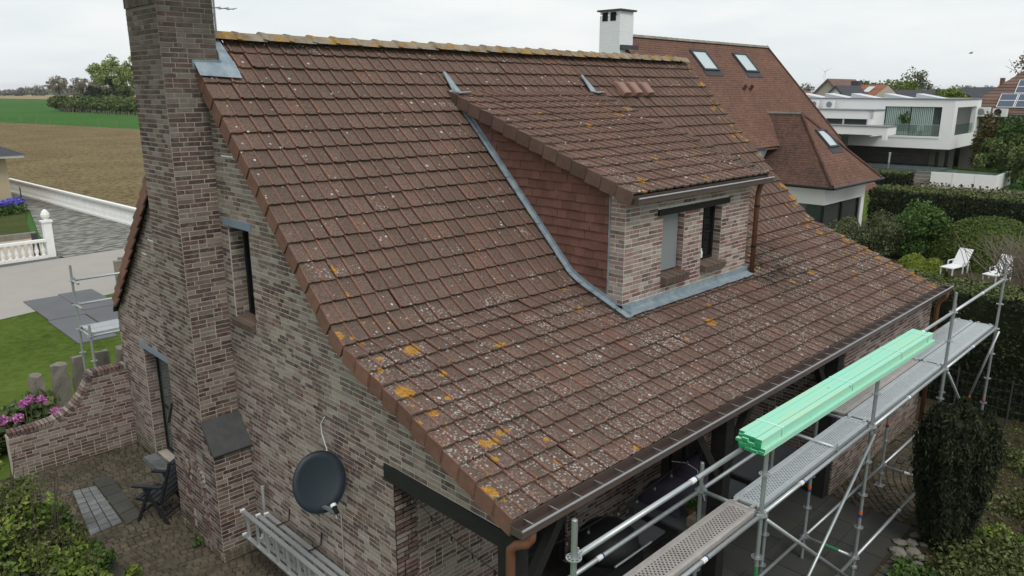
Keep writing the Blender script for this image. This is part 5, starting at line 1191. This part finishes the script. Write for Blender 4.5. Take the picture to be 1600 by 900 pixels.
saw(mb, (39.0, 14.5, 1.75), (41.8, 14.5, 1.75), (41.8, 16.82, 4.18), (39.0, 16.82, 4.18))
mb.prism([(28.02, 16.8, 4.05), (28.02, 21.5, 8.98), (28.02, 26.2, 4.05)], (13.7, 0, 0)); nroof = mb.build('roof', 'neigh_tile', nh)
for i in range(27):
    mb = MB(); x = 28.9+i*.48; mb.prism([(x, 21.32, 9.02), (x, 21.42, 9.14), (x, 21.58, 9.14), (x, 21.68, 9.02)], (.47, 0, .012)); mb.build('ridge_tile', 'granite', nroof)
for i in range(30): 
    t_ = i/30; mb = MB(); y0 = 16.8+4.7*t_; mb.obox((41.8, y0+.08, 4.2+4.93*t_+.1), (.06, 0, 0), unit(vec(0, 1, 1.049))*.115, unit(vec(0, -1.049, 1))*.035); mb.build('verge_tile', 'neigh_tile_dark', nroof)
nchm = MB().box(27.55, 28.52, 21.0, 22.1, 6.5, 9.85).build('chimney', 'white_brick', nh)
MB().box(27.45, 28.62, 20.9, 22.2, 10.02, 10.09).build('chimney_cap', 'grey_roof', nchm); MB().box(27.56, 28.51, 21.01, 21.15, 9.85, 10.02).box(27.56, 27.72, 21.15, 22.09, 9.9, 10.02).box(28.35, 28.51, 21.15, 22.09, 9.85, 10.02).box(27.555, 27.7, 21.48, 21.6, 9.852, 10.02).build('chimney_rim', 'white_brick', nchm)
for y in (21.22, 21.66): MB().box(27.54, 27.549, y, y+.3, 9.62, 9.98).build('flue_opening', 'dark_void', nchm)
MB().box(27.6, 28.8, 20.86, 20.998, 8.42, 8.62).build('lead_skirt', 'grey_roof', nchm)
def skylight(par, c, u, v, w_, h):
    u, v = unit(u), unit(v); n_ = np.cross(u, v); n_ = n_ if n_[2] > 0 else -n_; c = vec(*c); mb = MB(); f = .09
    for s_ in (-1, 1): mb.obox(c+u*s_*(w_/2-f/2)+n_*.05, u*f/2, v*h/2, n_*.06); mb.obox(c+v*s_*(h/2-f/2)+n_*.05, u*(w_/2-f), v*f/2, n_*.06)
    sk = mb.build('skylight', 'grey_roof', par); MB().obox(c+n_*.05, u*(w_/2-f), v*(h/2-f), n_*.015).build('pane', 'pale_glass', sk); MB().obox(c-v*(h/2+.16)+n_*.03, u*(w_/2+.08), v*.16, n_*.01).build('apron', 'grey_roof', sk)
vr = unit(vec(0, 1, 1.049)); skylight(nroof, (33.72, 20.53, 8.08), (1, 0, 0), vr, 1.42, 1.32); skylight(nroof, (37.72, 20.52, 8.07), (1, 0, 0), vr, 1.42, 1.32)
for x in (35.43, 36.07): MB().tube([(x, 19.26, 6.74), (x, 19.10, 6.98)], .09, 8).build('roof_vent', 'neigh_tile_dark', nroof)
ng = MB().box(28.0, 33.2, 16.68, 16.80, 4.06, 4.16).build('gutter', 'grey_roof', nh)
# hipped wing
A_, B_, ap, rr = (33.3, 13.5, 2.6), (39.0, 13.5, 2.6), (36.15, 16.5, 5.6), (36.15, 19.2, 5.6)
mb = MB(); saw(mb, A_, B_, ap, ap); saw(mb, (33.3, 19.2, 2.6), A_, ap, rr, mi=1); saw(mb, B_, (39.0, 19.2, 2.6), rr, ap)
wroof = mb.build('wing_roof', ['neigh_tile', 'neigh_tile_dark'], nh)
MB().hexa([(33.35, 13.55, 2.48), (38.95, 13.55, 2.48), (38.95, 19, 2.48), (33.35, 19, 2.48), (33.35, 13.55, 2.57), (38.95, 13.55, 2.57), (38.95, 19, 2.57), (33.35, 19, 2.57)]).build('soffit', 'white_render', wroof)
for a, b in ((A_, ap), (B_, ap)):
    for i in range(17):
        p, q = vec(*a)+(vec(*b)-vec(*a))*(i/17), vec(*a)+(vec(*b)-vec(*a))*((i+1.12)/17); MB().tube([p+vec(0, 0, .03), q+vec(0, 0, .05)], [.085, .07], 6).build('hip_tile', 'neigh_tile_dark', wroof)
for i in range(6): MB().tube([(36.15, 16.5+i*.33, 5.63), (36.15, 16.86+i*.33, 5.64)], [.09, .08], 6).build('ridge_tile', 'granite', wroof)
MB().tube([(33.2, 13.42, 2.56), (39.12, 13.42, 2.56)], .07, 8).build('gutter', 'black_frame', wroof); MB().tube([(33.22, 13.42, 2.56), (33.22, 18.8, 2.56)], .07, 8).build('gutter', 'black_frame', wroof)
skylight(wroof, (36.62, 15.38, 4.47), (1, 0, 0), unit(vec(0, 1, 1)), 1.12, 1.12)
mb = MB(); mb.box(33.8, 38.5, 14.0, 14.3, 1.72, 2.5).box(33.8, 34.1, 14.3, 18.5, 1.72, 2.5).box(38.1, 38.5, 14.0, 14.4, 0, 1.72).box(38.2, 38.5, 14.3, 18.5, 0, 2.5).box(33.8, 38.5, 18.2, 18.5, 0, 1.72); mb.build('wing_wall', 'white_render', nh)
gl = MB().box(34.0, 38.1, 14.12, 14.16, .05, 1.72).box(33.95, 33.99, 14.16, 18.2, .05, 1.72).build('wing_glazing', 'grey_glass', nh)
for x in (33.86, 35.9, 37.9): MB().box(x, x+.14, 14.05, 14.115, 0, 1.719).build('mullion', 'black_frame', gl)
skr = MB().box(28.2, 28.35, 16.9, 17.29, 3.0, 4.05); skr.box(29.5, 33.3, 16.95, 17.29, 3.62, 4.05); skr.build('eaves_board', 'white_render', nh)

# ================================================================== MODERN WHITE HOUSE
E1, E2, CM = vec(.9986, .052, 0), vec(-.052, .9986, 0), vec(66.0, 18.111, 0)
def ML(a, b, z): return CM+E1*a+E2*b+vec(0, 0, z)
def mbox(mb, a0, a1, b0, b1, z0, z1, mi=0):
    return mb.hexa([ML(a0, b0, z0), ML(a1, b0, z0), ML(a1, b1, z0), ML(a0, b1, z0), ML(a0, b0, z1), ML(a1, b0, z1), ML(a1, b1, z1), ML(a0, b1, z1)], mi)
mh = thing('modern_house', 'white cubic modern house with large upstairs windows behind the hedges', 'house', tuple(CM))
mb = MB(); t = .35
for args in ((0, t, 0, .85, 2.3, 6.05), (0, t, 5.0, 13.0, 2.3, 6.05), (0, t, .85, 5.0, 2.3, 3.25), (0, t, .85, 5.0, 5.5, 6.05),
             (t, 1.05, 0, t, 2.3, 6.05), (7.4, 9.0, 0, t, 2.3, 6.05), (1.05, 7.4, 0, t, 2.3, 3.30), (1.05, 7.4, 0, t, 5.47, 6.05), (8.7, 9.0, t, 13, 2.3, 6.05), (t, 8.7, 12.7, 13, 2.3, 6.05), (t, 8.7, t, 12.7, 5.8, 6.0), (t, 8.7, t, 12.7, 2.32, 2.6), (1.9, 2.1, t, 5.6, 2.6, 5.8), (2.1, 8.7, 2.2, 2.4, 2.6, 5.8)): mbox(mb, *args)
wl = mb.build('upper_storey', 'white_render', mh)
cp_ = MB(); mbox(cp_, -.08, 9.08, -.08, 13.05, 6.052, 6.13); cp_.build('coping', 'grey_coping', wl)
fw_ = MB(); mbox(fw_, .18, .24, .86, 4.99, 3.26, 5.49); pn = fw_.build('window', 'grey_glass', wl)
for i in range(26):
    b = 1.45+i*.135; c_ = MB(); mbox(c_, .13+.02*(i % 2), .17, b, b+.09, 3.3, 5.45); c_.build('curtain', 'curtain', pn)
for b in (.86, 3.05, 4.93): c_ = MB(); mbox(c_, .10, .18, b, b+.06, 3.26, 5.49); c_.build('mullion', 'black_frame', pn)
c_ = MB(); mbox(c_, .03, .045, .9, 4.95, 3.3, 4.12); c_.build('glass_balustrade', 'clear_glass', pn); c_ = MB(); mbox(c_, .02, .05, .88, 4.97, 4.12, 4.15); c_.build('handrail', 'alu', pn)
c_ = MB(); mbox(c_, -.05, .3, .8, 5.05, 3.1, 3.24); c_.build('sill', 'white_paint', pn)
c_ = MB(); mbox(c_, 1.3, 7.2, .06, .075, 3.32, 4.15); c_.build('glass_balustrade', 'clear_glass', wl); c_ = MB(); mbox(c_, 1.06, 7.39, 2.1, 2.19, 3.3, 5.46); c_.build('loggia_back', 'screen_grey', wl)
pt = thing('indoor_plant', 'indoor tree standing against the pale curtains of the modern house', 'plant', tuple(ML(.06, 3.4, 3.3))); leaves('foliage', clumps(ML(.02, 3.45, 4.6), (.12, .42, .6), 8, 160, .5), .13, 'leaf_green', pt); MB().tube([ML(.04, 3.4, 3.3), ML(.04, 3.45, 4.4)], .02, 5).build('stem', 'bark', pt)
gs = MB(); mbox(gs, 1.0, 1.3, 1.62, 12.8, -.5, 2.8); dkb = gs.build('dark_brick_wall', 'dark_brickwork', mh)
gs = MB(); mbox(gs, 1.3, 1.31+14, 1.62, 1.9, -.5, 2.29); mbox(gs, 1.3, 15, 1.9, 12, 2.0, 2.29); gb_ = gs.build('ground_storey', 'grey_brickwork', mh)
for a in (3.2, 6.4, 9.6): c_ = MB(); mbox(c_, a, a+1.1, 1.59, 1.618, -.4, 1.85); c_.build('door', 'black_frame', gb_)
c_ = MB(); mbox(c_, .4, 1.0, 1.5, 7.2, 2.81, 2.92); c_.build('wall_cap', 'grey_coping', dkb)
lw = MB(); mbox(lw, -3, -2.7, 5.0, 14, 4.55, 5.2); mbox(lw, -3, 0, 5.0, 5.3, 3.2, 5.2); mbox(lw, -2.7, -.01, 5.3, 14, 4.9, 5.1); lw_ = lw.build('lower_wing', 'white_render', mh)
c_ = MB(); mbox(c_, -3.08, -.005, 4.92, 14.05, 5.202, 5.27); c_.build('coping', 'grey_coping', lw_); c_ = MB(); mbox(c_, -2.6, -2.5, 5.3, 14, 3.3, 4.55); c_.build('ribbon_window', 'grey_glass', lw_)
for b in (5.35, 7.2, 8.6): c_ = MB(); mbox(c_, -2.72, -2.61, b, b+.12, 3.3, 4.549); c_.build('mullion', 'white_paint', lw_)
cn = MB(); mbox(cn, -5, -2.75, 3.2, 14, 3.45, 4.05); mbox(cn, -5, -4.7, 3.2, 3.5, 3.1, 3.45); cn_ = cn.build('canopy', 'white_render', mh); c_ = MB(); mbox(c_, -5.06, -2.7, 3.14, 14.05, 4.052, 4.12); c_.build('coping', 'grey_coping', cn_)
c_ = MB(); mbox(c_, -2.2, -2.1, 6.9, 12.5, -.5, 3.44); c_.build('garden_glazing', 'grey_glass', mh)
for i, b in enumerate((8.9, 10.2, 11.5)):
    ac = thing('air_conditioner', ['white air-conditioning unit on the flat roof nearest the big window', 'middle air-conditioning unit on the flat roof', 'air-conditioning unit on the flat roof by the tiled verge'][i], 'air conditioner', tuple(ML(-.6, b, 5.28)), 'units on the flat roof')
    c_ = MB(); mbox(c_, -.75, -.35, b, b+.85, 5.28, 5.93); c_.build('casing', 'white_plastic', ac); c_ = MB(); c_.lathe([(.24, 0), (.24, .012), (0, .012)], ML(-.752, b+.33, 5.6), 14, 0, -E1); c_.build('fan_grille', 'grey_coping', ac)
for i, b in enumerate((1.2, 3.6, 6.2, 8.4, 10.6)):
    c_ = MB(); c_.prism([ML(1.0, b, 6.14), ML(1.0, b+1.9, 6.14), ML(1.02, b+1.9, 6.16), ML(1.3, b+1.0, 6.52), ML(1.0, b, 6.18)][:3]+[ML(1.0, b+1.9, 6.50)], E1*2.2); c_.build('solar_panel', 'solar_flat', mh)
# terrace with white retaining wall and steps
tr = thing('pool_terrace', 'raised terrace with white retaining wall and grey steps before the modern house', 'terrace', (60.9, 13.4, 0))
def TL(a, b, z): return vec(60.934, 13.41, 0)+E1*a+E2*b+vec(0, 0, z)
def tbox(mb, a0, a1, b0, b1, z0, z1): return mb.hexa([TL(a0, b0, z0), TL(a1, b0, z0), TL(a1, b1, z0), TL(a0, b1, z0), TL(a0, b0, z1), TL(a1, b0, z1), TL(a1, b1, z1), TL(a0, b1, z1)])
for i in range(3): tbox(MB(), 0, .2, i*1.4+.01, i*1.4+1.39, 0, 1.02).build('wall_panel', 'white_paint', tr)
tbox(MB(), .2, 5.0, 0, .2, 0, 1.02).build('wall_panel', 'white_paint', tr); tbox(tbox(MB(), .2, 5, .2, 4.2, 0, .82), 2.0, 5.5, 4.2, 11, 0, .9).build('terrace_floor', 'slab_grey', tr)
for k in range(4): tbox(MB(), .2+.45*k, 2.0, 4.22, 5.6, .22*k, .22*k+.20).build('step', 'granite', tr)
for a0, a1, b0, b1 in ((.05, .07, .05, 11), (.07, 5.0, .05, .07)): tbox(MB(), a0, a1, b0, b1, 1.03, 1.5).build('glass_guard', 'clear_glass', tr)
tbox(MB(), -1.5, 0, -4, 6.0, 0, .06).build('edging', 'granite', tr)
tag(MB().tube([TL(1.6, 7.6, .9), TL(1.6, 7.6, 2.0)], .07, 8).lathe([(.09, 2.0), (.09, 2.12), (0, 2.16)], TL(1.6, 7.6, 0), 8).build('bollard_lamp', 'alu'), 'slim garden lamp post on the raised terrace', 'lamp')
ar = MB(); ar.tube([TL(-1, 11.6, .0), TL(-1, 11.6, 1.9)], .05, 6).tube([TL(-1, 11.6, 1.9), TL(-1, 14, 2.0)], .05, 6); tag(ar.build('terrace_arch', 'white_paint'), 'white square garden arch beside the hip roof', 'arch')
leaves('hedge_border', np.c_[rng.uniform(53, 60, 2500), rng.uniform(8, 26, 2500), rng.uniform(0, .45, 2500)], .15, 'leaf_russet', None, kind='stuff')

# ================================================================== FURTHER HOUSES AND TREES
def gable_house(name, label, x, y, w_, d, he, hr, wall, roof_, along='y', eave=.4):
    t = thing(name, label, 'house', (x, y, 0)); MB().box(x, x+d, y-w_/2, y+w_/2, 0, he).build('wall', wall, t)
    mb = MB(); g = MB()
    if along == 'x':              # gable faces the camera
        g.prism([(x, y-w_/2, he), (x, y+w_/2, he), (x, y, hr-.12)], (d, 0, 0)); g.build('gable', wall, t)
        s_ = (hr-he)/(w_/2); saw(mb, (x-.3, y-w_/2-eave, he-s_*eave), (x+d+.3, y-w_/2-eave, he-s_*eave), (x+d+.3, y, hr), (x-.3, y, hr), .35); saw(mb, (x+d+.3, y+w_/2+eave, he-s_*eave), (x-.3, y+w_/2+eave, he-s_*eave), (x-.3, y, hr), (x+d+.3, y, hr), .35)
        for sg in (-1, 1): mb.prism([(x-.32, y+sg*(w_/2+eave), he-s_*eave-.25), (x-.32, y, hr-.25), (x-.32, y, hr), (x-.32, y+sg*(w_/2+eave), he-s_*eave)], (.08, 0, 0))
    else:
        xm = x+d/2; saw(mb, (x-eave, y+w_/2, he), (x-eave, y-w_/2, he), (xm, y-w_/2, hr), (xm, y+w_/2, hr), .35); saw(mb, (x+d+eave, y-w_/2, he), (x+d+eave, y+w_/2, he), (xm, y+w_/2, hr), (xm, y-w_/2, hr), .35)
        for yy in (y-w_/2, y+w_/2-.2): MB().prism([(x, yy, he), (xm, yy, hr-.1), (x+d, yy, he)], (0, .2, 0)).build('gable', wall, t)
    mb.build('roof', roof_, t); return t
gable_house('gable_house', 'far beige house with dark-edged gable below the wind turbine', 105, 44.7, 5.6, 9, 5.4, 8.3, 'beige_render', 'brown_roof', 'x')
gable_house('white_gable_house', 'far white gabled house in front of the beige gable', 96, 39.8, 3.3, 7, 5.6, 7.35, 'white_render', 'grey_roof', 'x', .2)
rh = gable_house('red_roof_house', 'far house with red roof, skylight and dark chimney', 104, 40.6, 5.0, 9, 6.0, 7.5, 'beige_render', 'red_roof', 'y'); MB().box(107.5, 109, 41.6, 42.6, 7.0, 8.0).build('chimney', 'grey_roof', rh); MB().hexa([(105.0, 39.2, 6.52), (107.0, 39.2, 7.2), (107.0, 40.0, 7.2), (105.0, 40.0, 6.52), (105.0, 39.2, 6.6), (107.0, 39.2, 7.28), (107.0, 40.0, 7.28), (105.0, 40.0, 6.6)]).build('skylight', 'pale_glass', rh)
gable_house('grey_roof_house', 'far low house with long dark grey roof left of the yellow-green tree', 110, 36.8, 9.5, 9, 5.6, 6.85, 'beige_render', 'grey_roof', 'y'); gable_house('grey_roof_house', 'far long slate-roofed house right of the solar panels', 100, 24.6, 7.2, 9, 5.2, 7.15, 'beige_render', 'grey_roof', 'y')
gable_house('grey_roof_house', 'small far slate roof just left of the long slate house', 108, 32.2, 4, 9, 5.4, 6.95, 'beige_render', 'grey_roof', 'y')
oh = gable_house('orange_roof_house', 'far house with bright orange roof and thin chimney', 95, 21.2, 3.6, 8, 5.2, 7.55, 'beige_render', 'orange_roof', 'y'); MB().box(98.6, 99.1, 22.6, 23.0, 7.0, 8.1).build('chimney', 'brown_roof', oh)
gable_house('red_roof_house', 'tiny far red roof at the verge of the neighbour roof', 120, 57.5, 6, 8, 4.6, 6.6, 'white_render', 'red_roof', 'x')
KS = 1.21                         # this house stands further back
def kbuild(mb, *args): mb.v = [(p[0]*KS, p[1]*KS, 6.7+(p[2]-6.7)*KS) for p in mb.v]; return mb.build(*args)
sh2 = thing('solar_house', 'brown-roofed brick house with solar panels at the right edge', 'house', (75, 12, 0))
kbuild(MB().box(62.5, 75, -4, 16.4, 1.2, 5.0), 'wall', 'grey_brickwork', sh2)
mb = MB(); saw(mb, (62, 16.9, 5.2), (62, -4, 5.2), (66, -4, 8.9), (66, 12.9, 8.9), .33, .04); saw(mb, (75, 16.9, 5.2), (62, 16.9, 5.2), (66, 12.9, 8.9), (71, 12.9, 8.9), .33, .04); kbuild(mb, 'roof', 'brown_roof', sh2)
kbuild(MB().box(61.8, 62.0, -4, 16.9, 4.95, 5.12), 'gutter', 'grey_roof', sh2)
us, vs_ = vec(0, -1, 0), unit(vec(4, 0, 3.7)); ns = np.cross(us, vs_); ns = ns if ns[2] > 0 else -ns
for i, (y, s_) in enumerate(((14.0, .9), (12.9, .9), (11.8, .9), (13.25, 2.3), (12.15, 2.3))):
    c0 = vec(62, y, 5.2)+vs_*(s_+.25)+ns*.1; o = kbuild(MB().obox(c0, us*.52, vs_*.66, ns*.03), 'solar_panel', 'white_paint', sh2)
    for q in (-1, 1): kbuild(MB().obox(c0+vs_*q*.325+ns*.033, us*.48, vs_*.30, ns*.004), 'cell_field', 'solar_cell', o)
for i, y in enumerate((15.05, 14.0)):
    ac = thing('air_conditioner', ['larger air-conditioning unit under the brown roof corner', 'smaller air-conditioning unit with black fan under the solar panels'][i], 'air conditioner', (74.3, y*KS, 4.64)); kbuild(MB().box(61.2, 61.6, y-.42, y+.42, 5.0, 5.62-.08*i), 'casing', 'white_plastic', ac); kbuild(MB().lathe([(.23, 0), (.23, .012), (0, .012)], (61.198, y+.1, 5.3), 14, 0, (-1, 0, 0)), 'fan_grille', 'grey_coping' if i == 0 else 'black_frame', ac); kbuild(MB().box(61.25, 62.5, y-.4, y+.4, 4.92, 4.998), 'shelf', 'grey_roof', ac)
for n_, lb, x, y, r, h, mt, nn, sz in (('garden_bush', 'russet-green loose bush right of the modern house', 67.5, 15.9, 1.3, 5.0, 'leaf_russet', 3600, .14), ('garden_bush', 'fresh green tall bush at the right edge before the solar house', 67.5, 13.9, 1.7, 4.9, 'leaf_green', 6000, .15), ('garden_bush', 'dark green bush behind the white terrace corner', 66.5, 14.8, 1.8, 3.9, 'leaf_copse', 6000, .15), ('garden_bush', 'dark green bush at the right edge above the high hedge', 64, 12.3, 1.7, 3.6, 'leaf_copse', 6000, .15)): shrub(n_, lb, (x, y, -.06), r, h, mt, nn, sz, None, 26, 'bush', .36, 6)
tree('blossom_tree', 'thin pale budding tree rising behind the solar house', (92, 18.0, 0), 10.9, [((92, 18.2, 9.0), (2.8, 3.2, 2.2))], 'leaf_bud', 1500, .2, .16, None, 16, 26, .3)
tree('lime_tree', 'round yellow-green tree behind the modern house roof', (118, 39.6, 0), 9.0, [((118, 40.2, 6.2), (2.6, 3.2, 2.6)), ((118, 38.6, 6.4), (2.4, 2.0, 2.4))], 'leaf_fresh', 2600, .26, .2); tree('thin_tree', 'sparse grey-green tree rising from the yellow-green tree', (122, 39.4, 0), 10.4, [((122, 39.2, 8.2), (2, 2.4, 2.2))], 'leaf_grey', 700, .22, .16)
tree('lime_tree', 'small yellow-green tree behind the flat solar panels', (95, 26.6, 0), 7.2, [((95, 26.6, 6.0), (1.6, 1.9, 1.1))], 'leaf_fresh', 1500, .2, .12)
tree('round_tree', 'dark round-topped tree on the skyline left of the poplars', (200, 74, 0), 10, [((200, 74, 6), (4, 4.2, 4))], 'leaf_copse', 1600, .5, .3)
for i in range(9): x, y = 250, 92-i*1.9; h = 9+rng.uniform(-.4, .8); tree('poplar', 'slim grey-green poplar in the skyline row', (x, y, 0), h, [((x, y, h*.55), (1.2, 1.15, h*.45))], 'leaf_grey', 420, .45, .2, 'row of poplars', 3, 10, .4)
P = []
for i in range(70):
    s_ = i/70; x, y = 420-40*s_, 300-290*s_; h = rng.uniform(8, 13); P.append(clumps((x, y, h*.5), (5, 5, h*.5), 7, 150, .45))
leaves('far_trees', np.concatenate(P), .9, 'leaf_far', None, kind='stuff')
wt = thing('wind_turbine', 'tiny three-bladed wind turbine on the horizon', 'wind turbine', (600, 258, 0)); hub = vec(598, 258.0, 21.2)
MB().tube([(600, 258, 0), (600, 258, 21)], [.32, .18], 8).build('mast', 'white_paint', wt); MB().obox(hub+vec(1, 0, 0), (.8, 0, 0), (0, .3, 0), (0, 0, .3)).build('nacelle', 'white_paint', wt)
for a in (145, 25, 265): d = unit(vec(0, -math.cos(R_(a)), math.sin(R_(a)))); MB().tube([hub, hub+d*2.5, hub+d*6.5], [.18, .2, .05], 6).build('blade', 'white_paint', wt)
bd = thing('bird', 'small dark bird flying in the pale sky', 'bird', (80, 21.3, 10.0))
MB().tube([(80, 21.15, 10.0), (80, 21.3, 10.02), (80, 21.48, 10.0)], [.02, .05, .012], 8).build('body', 'grey_roof', bd)
MB().add([(79.9, 21.25, 10.03), (80.1, 21.4, 10.03), (79.8, 21.2, 10.13), (80.1, 21.25, 10.03), (79.9, 21.4, 10.03), (80.25, 21.15, 10.15), (79.9, 21.25, 10.05), (80.1, 21.4, 10.05), (79.8, 21.2, 10.145), (80.1, 21.25, 10.05), (79.9, 21.4, 10.05), (80.25, 21.15, 10.165)], [(0, 1, 2), (3, 4, 5), (6, 7, 8), (9, 10, 11)]).build('wings', 'grey_roof', bd)

# thin spring haze over the whole place
hm = bpy.data.materials.new('haze'); hm.use_nodes = True; ht = hm.node_tree; ht.nodes.remove(ht.nodes['Principled BSDF'])
pv = ht.nodes.new('ShaderNodeVolumePrincipled'); pv.inputs['Color'].default_value = (.90, .94, 1, 1); pv.inputs['Density'].default_value = .00011; pv.inputs['Anisotropy'].default_value = .2
ht.links.new(pv.outputs[0], ht.nodes['Material Output'].inputs['Volume']); MT['haze'] = hm
MB().box(-3050, 5050, -650, 5050, -1.2, 31).build('haze', 'haze', kind='stuff')
